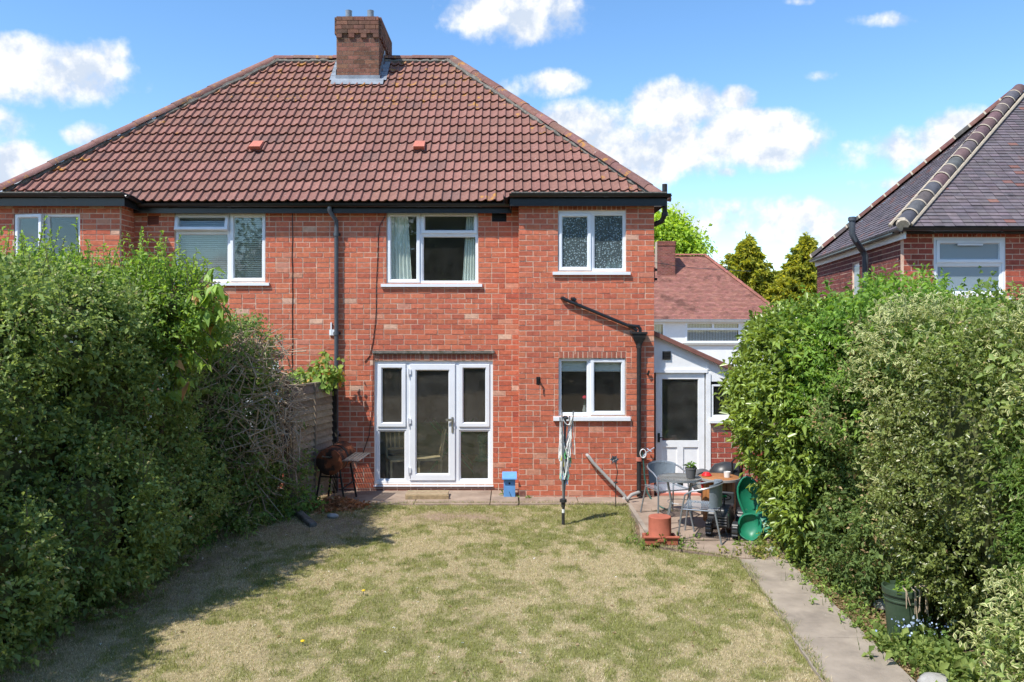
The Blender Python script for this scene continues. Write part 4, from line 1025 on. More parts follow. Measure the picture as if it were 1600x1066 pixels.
fp = PX(1352, 420, 14.2)                          # flue pipe standing up past the eaves
off_ = PX(1330, 375, 14.0)
pipe('flue_pipe', [(fp.x, fp.y, 2.3), (fp.x, fp.y, fp.z + .22), (fp.x - .05, fp.y, fp.z + .32), (off_.x + .06, off_.y - .04, off_.z - .02), (off_.x, off_.y - .04, off_.z + .10), (off_.x, off_.y - .04, off_.z + .40)], .055, 'grey_pipe', parent=ndh, collars=[(off_.x, off_.y - .04, off_.z + .36)])

# ================================================================== white house across the road
FY = 44.0
FP = lambda x, y, Y=FY: PX(x, y, Y)
far = thing('white_house', 'white rendered house with red hipped roof seen beyond the porch', 'house', (FP(1110, 560).x, FY, 0))
xa, xb = FP(940, 500).x, FP(1226, 500).x; ze, zrg = FP(0, 499).z, FP(0, 400).z
OW = (FP(1071, 0).x, FP(1157, 0).x, FP(0, 536).z, FP(0, 503).z); OW2 = (FP(1003, 0).x, FP(1039, 0).x, FP(0, 536).z, FP(0, 504).z); OW3 = (FP(1182, 0).x, xb - .25, FP(0, 536).z, FP(0, 504).z)
fw = MB()
for a, b, c, d in cells(xa, xb - .2, -.1, ze - .02, [OW, OW2, OW3]): slab(fw, (0, FY, 0), (1, 0, 0), (0, -1, 0), a, b, c, d, -.2, 0)
fw.build('wall', 'render_white', far)
MB().box((xb - .3, FY + .2, -.1), (xb - .2, FY + 8, ze - .02)).build('wall', 'render_white', far)
MB().box((xa, FY + .25, .1), (xb - .35, FY + 6, ze - .05), skip=('front',)).build('room_lining', 'room_dark', far)
def far_window(o, top=True):
    f = MB(); frame(f, *o, FY - .02, .09, .1, .02)
    zt_ = o[2] + (o[3] - o[2]) * .66
    if top:
        f.box((o[0] + .1, FY - .015, zt_ - .06), (o[1] - .1, FY + .06, zt_ + .06)); f.box(((o[0] + o[1]) / 2 - .06, FY - .012, zt_ + .06), ((o[0] + o[1]) / 2 + .06, FY + .06, o[3] - .1))
    w = f.build('window', 'upvc', far); pane(w, o[0] + .1, o[1] - .1, o[2] + .1, o[3] - .1, FY + .05)
    MB().box((o[0] - .15, FY - .12, o[2] - .12), (o[1] + .15, FY + .0, o[2] - .003)).build('sill', 'grey_plastic', w)
    b = MB(); n = int((o[1] - o[0] - .2) / .085)
    for i in range(n): x = o[0] + .1 + i * .085; b.box((x, FY + .12, o[2] + .1), (x + .055, FY + .13, o[3] - .1), (.55, .58, .62))
    b.build('slat_blind', 'cloth', w)
far_window(OW); far_window(OW2, False); far_window(OW3)
rx1 = FP(1100, 400).x; rdep = 3.9
A_, B_ = Vector((xa, FY - .3, ze)), Vector((xb + .12, FY - .3, ze)); T0_, T1_ = Vector((xa, FY + rdep, 0)), Vector((0, FY + rdep, 0))
zz = CAM_Z + (HOR - 400) * (FY + rdep) / FPX; xrr = (1102 - 800) * (FY + rdep) / FPX
T0_.z = zz; T1_.z = zz; T1_.x = xrr
C_ = Vector((B_.x, FY + 2 * rdep + .3, ze))
frf = MB().add([A_, B_, T1_, T0_, C_, Vector((xa, C_.y, ze))], [(0, 1, 2, 3), (1, 4, 2), (4, 5, 3, 2)]).build('roof', 'roof_felt', far)
rc_ = lambda: jit(lerp((.27, .125, .10), (.35, .165, .13), random.random()), .12)
plain_tiles(frf, A_, B_, T0_, T1_, 'red_plain_tile', rc_, gauge=.115, w=.19, thick=.03)
plain_tiles(frf, B_, C_, T1_, T1_, 'red_plain_tile', rc_, gauge=.115, w=.19, thick=.03)
half_round_run(frf, 'hip_tile', B_ + Vector((0, 0, .05)), T1_ + Vector((0, 0, .08)), .13, .4, 'dark_clay', lambda: jit((.30, .12, .09), .15), joint=None)
half_round_run(frf, 'ridge_tile', T0_ + Vector((0, 0, .05)), T1_ + Vector((0, 0, .08)), .13, .45, 'dark_clay', lambda: jit((.30, .12, .09), .15))
MB().box((xa, FY - .34, ze - .14), (xb + .1, FY - .30, ze - .02)).build('fascia', 'upvc', far); gutter(far, (xa, FY - .4, ze - .02), (xb + .1, FY - .4, ze - .02), r=.06, m='upvc')
MB().box((xa, FY - .3, ze - .13), (xb + .05, FY + .1, ze - .1)).build('soffit', 'upvc', far)
cY = FY + 2.5; c0, c1 = (1027 - 800) * cY / FPX, (1055 - 800) * cY / FPX; ctop = CAM_Z + (HOR - 377) * cY / FPX
fch = MB().box((c0, cY, ze + 1.0), (c1, cY + .8, ctop)).build('chimney', 'cream_mortar', far); st = MB()
i = 0; z = ze + 1.2
while z < ctop - .02:
    for (O, U, Nn, Lw) in (((c0, cY, 0), (1, 0, 0), (0, -1, 0), c1 - c0), ((c1, cY, 0), (0, 1, 0), (1, 0, 0), .8)):
        u = -(BL / 2 if i % 2 else 0)
        while u < Lw - .02:
            a, b = max(u, 0), min(u + BL - .012, Lw)
            if b - a > .03: slab(st, O, U, Nn, a, b, z, z + BH - .012, -.05, .01 + (.04 if z > ctop - .3 else 0), jit((.26, .10, .08), .2))
            u += BL
    i += 1; z += BH
o = st.build('brickwork', 'old_brick', fch); o['kind'] = 'stuff'
MB().tube([(px_(1022), 30, 5.6), (7.6, 34, 5.25), (12, 40, 5.5)], .012, 5).build('overhead_wire', 'black_paint')
tag(bpy.data.objects['overhead_wire'], 'thin overhead wire crossing the sky above the white house', 'wire')

# ================================================================== planting
leaf_mat('leaf', rough=.45, trans=.4, spec=.3)
leaf_mat('leaf_gloss', rough=.3, trans=.32, spec=.45)
leaf_mat('leaf_soft', rough=.6, trans=.42, spec=.2)
mat('bark', (.13, .10, .075), rough=.95, var=.35, scale=20, bump=.8, bscale=50)
mat('dead_twig', (.42, .33, .24), rough=.9, var=.3, scale=15)
mat('petal', attr=True, rough=.7, var=.05, spec=.2)

def leaves(P, D, up, size, width, pal, fold=.15, droop=.2, roll=.6, tint=None, variegated=None):
    """leaf-shaped folded quads: base P, direction D, face turned to up. returns V, F, col"""
    n = len(P); size = size * np.clip(RNG.lognormal(0, .3, n), .4, 1.9); w = size * width
    s = unit(np.cross(D, up + RNG.normal(0, roll, (n, 3)))); nn = np.cross(s, D); nn *= np.sign(nn[:, 2:3] + 1e-6)
    V = np.empty((n, 4, 3)); V[:, 0] = P
    mid = P + D * (size * .48)[:, None]
    V[:, 1] = mid + s * (w / 2)[:, None] + nn * (size * fold)[:, None]
    V[:, 2] = P + D * size[:, None] - np.array((0, 0, 1)) * (size * droop)[:, None]
    V[:, 3] = mid - s * (w / 2)[:, None] + nn * (size * fold)[:, None]
    b = np.arange(n)[:, None] * 4
    F = np.concatenate([b + [[0, 1, 2]], b + [[0, 2, 3]]], 1).reshape(-1, 3)
    t = RNG.random((n, 1)) if tint is None else np.clip(tint[:, None] + RNG.normal(0, .22, (n, 1)), 0, 1)
    c = np.array(pal[0]) * (1 - t) + np.array(pal[1]) * t
    c = c * (1 + RNG.normal(0, .13, (n, 1)))
    if len(pal) > 2:
        k = RNG.random(n) < pal[2][1]; c[k] = np.array(pal[2][0]) * (1 + RNG.normal(0, .15, (k.sum(), 1)))
    c = np.clip(c * 1.4, .004, .9)
    return V.reshape(-1, 3), F, np.repeat(c, 2, 0)

def cut_leaf_variegated(P, D, up, size, width, green, cream, roll=.5):
    """broad leaf with a cream margin: a green inner diamond inside a cream outline, six triangles"""
    n = len(P); size = size * RNG.uniform(.7, 1.2, n); w = size * width
    s = unit(np.cross(D, up + RNG.normal(0, roll, (n, 3)))); nn = np.cross(s, D); nn *= np.sign(nn[:, 2:3] + 1e-6)
    V = np.empty((n, 7, 3)); mid = P + D * (size * .5)[:, None]
    V[:, 0] = P; V[:, 1] = mid + s * (w / 2)[:, None] + nn * (size * .1)[:, None]; V[:, 2] = P + D * size[:, None] - np.array((0, 0, .12)) * size[:, None]
    V[:, 3] = mid - s * (w / 2)[:, None] + nn * (size * .1)[:, None]
    V[:, 4] = mid + s * (w * .26)[:, None] + nn * (size * .05)[:, None]; V[:, 5] = P + D * (size * .82)[:, None] - np.array((0, 0, .06)) * size[:, None]; V[:, 6] = mid - s * (w * .26)[:, None] + nn * (size * .05)[:, None]
    b = np.arange(n)[:, None] * 7
    tri = [[0, 1, 4], [1, 2, 5], [1, 5, 4], [0, 6, 3], [3, 6, 5], [3, 5, 2], [0, 4, 5], [0, 5, 6]]
    F = np.concatenate([b + [t] for t in tri], 1).reshape(-1, 3)
    k = 1 + RNG.normal(0, .12, (n, 1)); cg = np.array(green) * k; cc = np.array(cream) * k
    C = np.stack([cc, cc, cc, cc, cc, cc, cg, cg], 1).reshape(-1, 3)
    return V.reshape(-1, 3), F, np.clip(C, .01, .85)

def merge(parts):
    V, F, C = [], [], []; o = 0
    for v, f, c in parts: V.append(v); F.append(f + o); C.append(c); o += len(v)
    return np.concatenate(V), np.concatenate(F), np.concatenate(C)

def shell(lumps, n, p=3.5, back=.35, seed=1, rough=.22, freq=1.6, face=None):
    """points and outward normals on a lumpy mass built of super-ellipsoids (cx,cy,cz,rx,ry,rz)"""
    area = np.array([l[3] * l[4] + l[3] * l[5] + l[4] * l[5] for l in lumps]); cnt = RNG.multinomial(n, area / area.sum())
    PP, NN = [], []
    for l, k in zip(lumps, cnt):
        c, r = np.array(l[:3]), np.array(l[3:6])
        d = unit(RNG.normal(size=(int(k * 1.6), 3))); rad = (np.abs(d) ** p).sum(1) ** (-1 / p); q = d * rad[:, None]
        nr = unit(np.sign(q) * np.abs(q) ** (p - 1) / r)
        PP.append(c + q * r); NN.append(nr)
    P, N_ = np.concatenate(PP), np.concatenate(NN)
    keep = np.ones(len(P), bool)
    for l in lumps:
        q = np.abs((P - np.array(l[:3])) / np.array(l[3:6])); keep &= (q ** p).sum(1) > .80
    keep &= P[:, 2] > .02
    toc = unit(np.array((0, 0, 2.8)) - P); f = (N_ * toc).sum(1); keep &= (f > -.25) | (RNG.random(len(P)) < back)
    P, N_ = P[keep], N_[keep]
    dsp = (fbm(P * freq, seed, 4) - .5) * 2 * rough * 2
    return P + N_ * dsp[:, None], N_, dsp / (rough * 2)

def sprigs(P, N_, L, k, up=.35, spread=.55):
    """k leaves along a short shoot at each shell point"""
    n = len(P); D = unit(N_ + np.array((0, 0, up)) + RNG.normal(0, spread, (n, 3)))
    Ls = L * RNG.uniform(.5, 1.3, n); t = np.tile(np.linspace(-.5, 1, k), n); i = np.repeat(np.arange(n), k)
    B = P[i] + D[i] * (t * Ls[i])[:, None] + RNG.normal(0, .008, (n * k, 3))
    Ld = unit(D[i] * .6 + RNG.normal(0, .75, (n * k, 3)) + np.array((0, 0, .05)))
    return B, Ld, i, t, D, Ls

def core(parent, lumps, m, sc=.62):  # opaque lumps added inside the foliage to block light showing through
    for l in lumps:
        bm = bmesh.new(); bmesh.ops.create_icosphere(bm, subdivisions=3, radius=1)
        for v in bm.verts:
            d = np.array(v.co); q = d * (np.abs(d) ** 3.5).sum() ** (-1 / 3.5); j = 1 + random.uniform(-.12, .12)
            v.co = Vector((l[0] + q[0] * l[3] * sc * j, l[1] + q[1] * l[4] * sc * j, max(.0, l[2] + q[2] * l[5] * sc * j)))
        me = bpy.data.meshes.new('light_block_core'); bm.to_mesh(me); bm.free(); me.transform(Matrix.Translation(-wloc(parent)))
        link('light_block_core', me, m, parent)
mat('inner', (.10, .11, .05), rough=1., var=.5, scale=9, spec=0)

def shrub(name, label, cat, lumps, n, k, size, width, pal, m='leaf', L=.16, loc=None, p=3.5, rough=.22, freq=1.6, seed=1, up=.35, varieg=None, stems=6, tips=None, group=None, roll=.55, spread=.55, inner=.35, back=.3, droop=.2):
    lo = loc or (np.mean([l[0] for l in lumps]), np.mean([l[1] for l in lumps]), 0)
    t = thing(name, label, cat, tuple(float(x) for x in lo), group); off = np.array(lo)
    P, N_, ds = shell(lumps, n, p, back, seed, rough, freq)
    parts = []
    B, Ld, i, tt, D, Ls = sprigs(P, N_, L, k, up, spread)
    upv = unit(N_[i] * .6 + np.array((0, 0, 1.0)))
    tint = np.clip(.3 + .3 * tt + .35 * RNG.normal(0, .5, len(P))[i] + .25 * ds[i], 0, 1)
    if varieg: parts.append(cut_leaf_variegated(B, Ld, upv, size, width, varieg[0], varieg[1], roll))
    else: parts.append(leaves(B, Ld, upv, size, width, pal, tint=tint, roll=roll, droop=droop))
    # leaves further in, so gaps show foliage and not a void
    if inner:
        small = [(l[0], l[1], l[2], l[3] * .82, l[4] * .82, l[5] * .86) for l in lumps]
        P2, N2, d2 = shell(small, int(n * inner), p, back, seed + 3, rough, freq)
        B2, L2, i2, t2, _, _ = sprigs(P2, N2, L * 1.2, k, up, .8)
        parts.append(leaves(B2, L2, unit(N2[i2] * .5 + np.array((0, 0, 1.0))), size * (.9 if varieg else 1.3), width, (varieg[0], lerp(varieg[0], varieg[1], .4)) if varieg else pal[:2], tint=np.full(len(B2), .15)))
    V, F_, C = merge(parts)
    fo = link('foliage', mesh_arrays('foliage', V - off, F_, C), m, t); fo['kind'] = 'stuff'
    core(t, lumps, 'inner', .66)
    # stems rising from the ground into the mass, and shoots poking out
    for q in range(stems):
        l = random.choice(lumps); bx_, by_ = l[0] + random.uniform(-.7, .7) * l[3], l[1] + random.uniform(-.7, .7) * l[4]
        pts = [(bx_ + random.uniform(-.05, .05) * j, by_ + random.uniform(-.05, .05) * j, j * (l[2] + l[5] * .6) / 5) for j in range(6)]
        MB().tube(pts, [.03, .026, .022, .018, .013, .008], 6).build('stem', 'bark', t, smooth=True)
    if tips:                                    # long upright shoots on top
        n_, len_ = tips; sel = np.where(N_[:, 2] > .3)[0]; ml = []; mb = MB()
        for q in RNG.choice(sel, min(n_, len(sel)), replace=False):
            b = P[q]; d = unit(np.array((random.uniform(-.35, .35), random.uniform(-.35, .35), 1.))); l_ = len_ * random.uniform(.4, 1.2)
            mb.tube([b - d * .1, b + d * l_ * .5 + RNG.normal(0, .012, 3), b + d * l_], [.005, .004, .002], 4)
            kk = int(10 + l_ * 40); ts = np.linspace(.05, 1, kk)[:, None]
            ml.append((b + d * l_ * ts, unit(d * .7 + RNG.normal(0, .6, (kk, 3)))))
        Bp = np.concatenate([a for a, _ in ml]); Dp = np.concatenate([a for _, a in ml])
        V, F_, C = leaves(Bp, Dp, np.tile((0, 0, 1.), (len(Bp), 1)), size * .95, width, (pal[0], pal[1]) if pal else (varieg[0], varieg[1]), tint=np.full(len(Bp), .75))
        fo = link('shoot_leaves', mesh_arrays('shoot_leaves', V - off, F_, C), m, t); fo['kind'] = 'stuff'
        mb.build('shoots', 'bark', t)['kind'] = 'stuff'
    return t, P, N_

def twig_tangle(parent, lumps, n, m='dead_twig', L=(.2, .6), r=.004, seed=4, droop=.3):
    P, N_, _ = shell(lumps, n, 3, .2, seed, .25); mb = MB()
    for q in range(len(P)):
        d = unit(N_[q] * .5 + RNG.normal(0, .8, 3)); l = random.uniform(*L); a = P[q] - d * l * .5
        b = a + d * l * .5 + RNG.normal(0, .05, 3); c = a + d * l + RNG.normal(0, .08, 3) - np.array((0, 0, droop * l * .5))
        rr = r * random.uniform(.6, 1.8); mb.tube([a, b, c], [rr, rr * .8, rr * .4], 4)
    o = mb.build('twigs', m, parent); o['kind'] = 'stuff'; return o

def flowers(parent, P, N_, n, col, r=.012, cl=8, spread=.04, name='flowers'):
    sel = RNG.choice(len(P), n, replace=False); Q = np.repeat(P[sel] + N_[sel] * .1, cl, 0) + RNG.normal(0, spread, (n * cl, 3))
    D = unit(RNG.normal(0, .5, (n * cl, 3)) + np.array((0, -.3, .6)))
    V, F_, C = leaves(Q, D, np.tile((0, -1., .5), (len(Q), 1)), r * 2.2, .9, (col, col), fold=.05, droop=0)
    o = link(name, mesh_arrays(name, V - np.array(wloc(parent)), F_, C), 'petal', parent); o['kind'] = 'stuff'; return o

HAW = ((0.115, 0.17, 0.052), (0.24, 0.31, 0.095), ((0.338, 0.321, 0.151), .06))
PRV = ((0.101, 0.169, 0.034), (0.236, 0.355, 0.076))
# ---- left side
HL = [(-5.6, 5.7, 1.4, 1.2, 1.3, 1.5), (-5.3, 7.4, 1.45, 1.1, 1.2, 1.65), (-5.0, 9.0, 1.5, 1.05, 1.2, 1.75), (-4.85, 8.4, 2.7, .85, .9, .7), (-5.4, 6.8, 2.4, .8, .8, .6), (-4.6, 6.6, .7, .6, .9, .7), (-4.45, 7.8, .75, .6, .9, .8), (-4.35, 9.3, .8, .5, .8, .9)]
ht, hP, hN = shrub('hawthorn_hedge', 'tall dark green hawthorn hedge filling the left edge of the garden', 'hedge', HL, 11500, 13, .042, .62, HAW, L=.2, rough=.30, freq=1.4, seed=3, p=2.6, tips=(190, .42), stems=14)
flowers(ht, hP[hP[:, 2] > 1.6], hN[hP[:, 2] > 1.6], 26, (.75, .77, .72))
HP2 = [(-4.4, 9.6, 2.95, .75, .8, .42), (-5.1, 8.6, 3.0, .8, .6, .42)]
shrub('privet_shrub', 'bright green privet growing out of the top of the left hedge', 'shrub', HP2, 1500, 12, .05, .45, PRV, 'leaf', L=.2, rough=.2, tips=(110, .45), stems=4, seed=9)
SC_ = [(-3.68, 12.0, 1.0, .28, .4, 1.05), (-4.3, 11.1, 1.25, .75, .85, 1.4), (-4.05, 11.6, 2.1, .5, .6, .55), (-4.0, 11.7, .7, .5, .5, .8)]
st_, sP, sN = shrub('scraggly_shrub', 'scraggly shrub with bare brown twigs between hedge and fence', 'shrub', SC_, 3600, 10, .045, .6, ((0.085, 0.144, 0.043), (0.203, 0.288, 0.085), ((0.371, 0.338, 0.169), .08)), L=.17, rough=.3, inner=.25, stems=8, seed=15)
twig_tangle(st_, [(-3.8, 11.1, 1.75, .55, .6, .8)], 520, L=(.25, .7), r=.006)
twig_tangle(st_, [(-3.8, 11.3, .8, .4, .5, .8)], 130, L=(.3, .8), r=.006)
twig_tangle(st_, [(-3.38, 11.9, .95, .12, .25, .95)], 110, L=(.25, .6), r=.004, seed=6)
MB().tube([GX(362, 818) + Vector((0, 0, 0)), (-3.72, 11.35, .5), (-3.62, 11.4, .95), (-3.72, 11.45, 1.25), (-3.95, 11.5, 1.6)], [.038, .034, .03, .026, .018], 8).build('stem', 'dead_twig', st_, smooth=True)

# cherry sapling leaning out of the hedge: large drooping leaves
ct = thing('cherry_sapling', 'young cherry with large drooping light green leaves leaning out of the hedge', 'tree', (-4.3, 9.3, 0))
trunk = [(-4.3, 9.3, 0), (-4.15, 9.25, 1.2), (-3.95, 9.2, 2.2), (-3.75, 9.15, 2.9), (-3.55, 9.1, 3.35)]
MB().tube(trunk, [.035, .03, .024, .016, .007], 7).build('trunk', 'bark', ct, smooth=True)
Bs, Ds = [], []; brm = MB()
for q in range(26):
    t = random.uniform(.45, 1); k = t * 4; i = min(3, int(k)); b = Vector(trunk[i]).lerp(Vector(trunk[i + 1]), k - i)
    e = b + Vector((random.uniform(.0, .42), random.uniform(-.35, .1), random.uniform(-.25, .22))) * (1.0)
    brm.tube([b, b.lerp(e, .5) + Vector((0, 0, .05)), e], [.008, .006, .003], 5)
    for j in range(11):
        p = b.lerp(e, random.uniform(.2, 1.05)); Bs.append(np.array(p)); Ds.append(np.array((random.uniform(-.5, .6), random.uniform(-.7, .4), random.uniform(-1.1, .0))))
V, F_, C = leaves(np.array(Bs), unit(np.array(Ds)), np.tile((-.4, -.8, .7), (len(Bs), 1)), .115, .50, ((0.115, 0.203, 0.041), (0.257, 0.378, 0.081), ((0.378, 0.230, 0.108), .05)), roll=.4, fold=.08, droop=.25)
fo = link('crown', mesh_arrays('crown', V - np.array((-4.3, 9.3, 0)), F_, C), 'leaf', ct); fo['kind'] = 'stuff'
brm.build('branches', 'bark', ct)['kind'] = 'stuff'

# low weeds along the foot of the hedge and by the fence
def weeds(name, label, pts, n, size, pal, h=.25, cat='weeds', k=9, width=.5, m='leaf_soft'):
    Q = np.array([random.choice(pts) for _ in range(n)], float); Q[:, :2] += RNG.normal(0, .16, (n, 2)); Q[:, 2] = 0
    D = unit(RNG.normal(0, .45, (n, 3)) + np.array((0, 0, 1.))); D[:, 2] = np.abs(D[:, 2]); L = h * RNG.uniform(.3, 1.2, n)
    t = np.tile(np.linspace(.1, 1, k), n); i = np.repeat(np.arange(n), k)
    B = Q[i] + D[i] * (t * L[i])[:, None]; Ld = unit(D[i] * .5 + RNG.normal(0, .8, (n * k, 3)))
    V, F_, C = leaves(B, Ld, np.tile((0, -.3, 1.), (len(B), 1)), size, width, pal)
    lo = Vector(pts[len(pts) // 2]); lo.z = 0
    t_ = thing(name, label, cat, lo)
    o = link('foliage', mesh_arrays('foliage', V - np.array(lo), F_, C), m, t_); o['kind'] = 'stuff'
    nb = n * 3; bi = RNG.integers(0, n, nb); P = Q[bi] + RNG.normal(0, .08, (nb, 3)) * [1, 1, 0]
    g_ = blades('grass_blades', P - np.array(lo), h * RNG.uniform(.4, 1.1, nb), np.full(nb, .008), np.array((.10, .16, .04)) * (1 + RNG.normal(0, .2, (nb, 1))), lean=.9, parent=t_); g_['kind'] = 'stuff'
    return t_
line = lambda a, b, n: [tuple(Vector(a).lerp(Vector(b), i / (n - 1))) for i in range(n)]
weeds('hedge_weeds', 'dark green weeds and long grass under the left hedge', line((-4.75, 6.3, 0), (-4.15, 10.3, 0), 12), 420, .05, ((0.085, 0.169, 0.051), (0.186, 0.304, 0.085)), .30)
weeds('fence_weeds', 'leafy green weeds in front of the leaning fence panel', line((-4.0, 11.0, 0), (-3.25, 12.2, 0), 8), 330, .065, ((0.101, 0.186, 0.051), (0.254, 0.389, 0.101)), .38)
# climber over the fence and up the wall
cl = thing('climbing_vine', 'green climbing vine spilling over the fence beside the downpipe', 'vine', (-3.05, 13.2, 0))
Bs, Ds = [], []; mb = MB()
for q in range(58):
    a = Vector((random.uniform(-3.7, -2.88), random.uniform(12.9, 13.35), random.uniform(1.75, 2.0))); e = a + Vector((random.uniform(-.2, .25), random.uniform(-.1, .1), random.uniform(-.15, .55) * (1 if a.x > -3.3 else .35)))
    e.y = min(e.y, 13.42); mb.tube([a, a.lerp(e, .5) + Vector((.03, -.04, .04)), e], [.006, .005, .003], 4)
    for j in range(15): Bs.append(np.array(a.lerp(e, random.random()) + Vector((random.uniform(-.06, .06), random.uniform(-.08, .02), random.uniform(-.06, .06))))); Ds.append((random.uniform(-1, 1), random.uniform(-.9, .1), random.uniform(-.9, .4)))
mb.tube([(-3.1, 13.2, 0), (-3.05, 13.25, 1.0), (-3.1, 13.2, 1.9)], [.02, .016, .01], 6)
V, F_, C = leaves(np.array(Bs), unit(np.array(Ds)), np.tile((-.3, -1, .6), (len(Bs), 1)), .075, .8, ((0.101, 0.176, 0.041), (0.257, 0.351, 0.081), ((0.405, 0.257, 0.081), .10)))
o = link('foliage', mesh_arrays('foliage', V - np.array((-3.05, 13.2, 0)), F_, C), 'leaf_soft', cl); o['kind'] = 'stuff'; mb.build('stems', 'dead_twig', cl)['kind'] = 'stuff'

# ---- right side, from the patio towards the camera
shrub('laurel_hedge', 'clipped bright green laurel hedge standing at the patio corner', 'hedge', [(4.0, 9.95, 1.95, .98, .9, .98), (4.35, 9.75, .75, .92, .85, .85), (3.95, 9.35, 1.5, .75, .45, 1.2)], 4200, 10, .08, .40, ((0.115, 0.165, 0.035), (0.225, 0.30, 0.065)), 'leaf_gloss', L=.17, p=5, rough=.10, up=.55, seed=21, roll=.35, spread=.4, inner=.3, tips=(25, .16))
shrub('elder_bush', 'fresh green feathery elder bush above the laurel hedge', 'shrub', [(4.35, 9.2, 2.25, .95, .9, .82), (5.0, 8.8, 1.9, .9, .9, 1.05)], 2600, 11, .06, .42, ((0.095, 0.176, 0.034), (0.216, 0.338, 0.074)), 'leaf_soft', L=.24, rough=.3, seed=25, tips=(60, .22))
MIX = [(4.3, 8.55, 1.35, .82, .95, 1.55), (4.05, 8.2, .7, .55, .8, .75)]
shrub('fuchsia_shrub', 'dull green mixed shrub with brownish flower heads beside the path', 'shrub', MIX, 3700, 12, .04, .5, ((0.081, 0.128, 0.041), (0.196, 0.257, 0.081), ((0.365, 0.270, 0.149), .13)), 'leaf_soft', L=.16, rough=.25, seed=31, tips=(40, .25))
VG = ((.17, .24, .07), (.64, .64, .32))
shrub('variegated_shrub', 'cream and green variegated privet high in the middle of the right hedge', 'shrub', [(4.15, 7.75, 1.95, .5, .55, .9), (4.1, 7.9, 1.1, .4, .5, .7)], 1150, 9, .065, .42, None, 'leaf', L=.17, varieg=VG, rough=.2, seed=35, tips=None, stems=4, inner=.5)
HO = [(4.4, 7.05, 1.55, .85, .92, 1.12), (4.55, 6.7, .6, .62, .75, .75), (4.7, 7.3, 1.95, .9, .9, .75), (4.3, 7.7, .8, .55, .45, .8)]
shrub('holly_bush', 'dark glossy small-leaved holly bush over the green plant tub', 'shrub', HO, 5200, 11, .034, .6, ((0.085, 0.112, 0.03), (0.195, 0.235, 0.068), ((0.270, 0.270, 0.149), .08)), 'leaf_gloss', L=.13, rough=.2, freq=2.0, seed=41)
shrub('variegated_shrub', 'cream variegated privet high up at the right edge of the picture', 'shrub', [(4.45, 6.2, 2.15, .58, .5, .72)], 800, 9, .07, .42, None, 'leaf', L=.18, varieg=VG, rough=.2, seed=45, stems=3, inner=.5)
shrub('cypress_bush', 'feathery green cypress branches at the right edge below the variegated privet', 'shrub', [(4.55, 5.9, 1.25, .6, .6, .85), (4.7, 5.6, .8, .6, .5, .8)], 1500, 16, .05, .22, ((0.074, 0.135, 0.034), (0.176, 0.257, 0.068)), 'leaf_soft', L=.26, rough=.2, seed=49, up=-.05, stems=3)
shrub('variegated_shrub', 'low cream variegated privet in the bottom right corner', 'shrub', [(3.86, 5.3, .45, .4, .6, .5), (4.2, 5.1, .7, .5, .5, .5)], 900, 9, .062, .46, None, 'leaf', L=.17, varieg=VG, rough=.12, seed=53, stems=3, inner=.5)
tv, tP, tN = shrub('bindweed_climber', 'pale green climber with one blue flower trailing along the top of the right hedge', 'climber', [(4.75, 7.4, 2.45, .8, 1.3, .40), (5.3, 6.4, 2.3, .8, .9, .5)], 2600, 10, .042, .6, ((0.101, 0.162, 0.041), (0.243, 0.311, 0.081), ((0.405, 0.324, 0.176), .08)), 'leaf_soft', L=.2, rough=.22, seed=57, tips=(70, .24), stems=2)
fl_ = PX(1491, 497, 7.0); MB().lathe([(.001, 0), (.022, .008), (.028, .02)], (0, 0, 0), 10, (.22, .25, .72), M=Matrix.Rotation(math.radians(80), 3, 'X')).build('blue_flower', 'petal', tv)
bpy.data.objects['blue_flower'].location = fl_ + Vector((-.02, -.35, 0)) - wloc(tv)
# leaf litter, weeds and a little soil cover between the path and the hedge
n = 9000; yy = RNG.uniform(5.0, 10.4, n); xx = 3.25 - (9.42 - yy) * .035 + np.abs(RNG.normal(0, .22, n)); 
Dl = unit(RNG.normal(0, 1, (n, 3)) * [1, 1, .25])
V, F_, C = leaves(np.stack([xx, yy, np.full(n, -.03) + RNG.random(n) * .03], 1), Dl, np.tile((0, 0, 1.), (n, 1)), .035, .5, ((.16, .11, .06), (.33, .25, .14), ((.10, .15, .04), .25)), roll=.3)
tag(link('leaf_litter', mesh_arrays('leaf_litter', V, F_, C), 'leaf_soft'), 'dry leaf litter along the path edge', kind='stuff')
weeds('path_weeds', 'ragged green weeds growing along the hedge side of the path', line((3.42, 9.6, 0), (3.45, 5.6, 0), 14), 170, .04, ((0.108, 0.176, 0.041), (0.257, 0.338, 0.095), ), .13)
weeds('patio_weeds', 'low weeds and dead leaves where patio and path meet', line((2.95, 9.75, 0), (3.45, 10.1, 0), 5), 60, .045, ((0.121, 0.162, 0.041), (0.324, 0.297, 0.095)), .12)
weeds('tub_weeds', 'fresh green strappy plants around the foot of the plant tub', line((3.5, 6.9, 0), (3.6, 6.2, 0), 6), 120, .07, ((0.10, 0.155, 0.04), (0.22, 0.27, 0.08)), .16)
for (x, y) in ((905, 772), (1195, 858), (800, 776)): 
    q = GX(x, y); weeds('weed_tuft', {905: 'small weed growing from the apron below the kitchen window', 1195: 'weed tuft at the foot of the laurel hedge', 800: 'tiny weed beside the blue nest box'}[x], [tuple(q)] * 2, 7 if x != 1195 else 25, .05, ((.08, .13, .03), (.2, .27, .07)), .12 if x != 800 else .06)

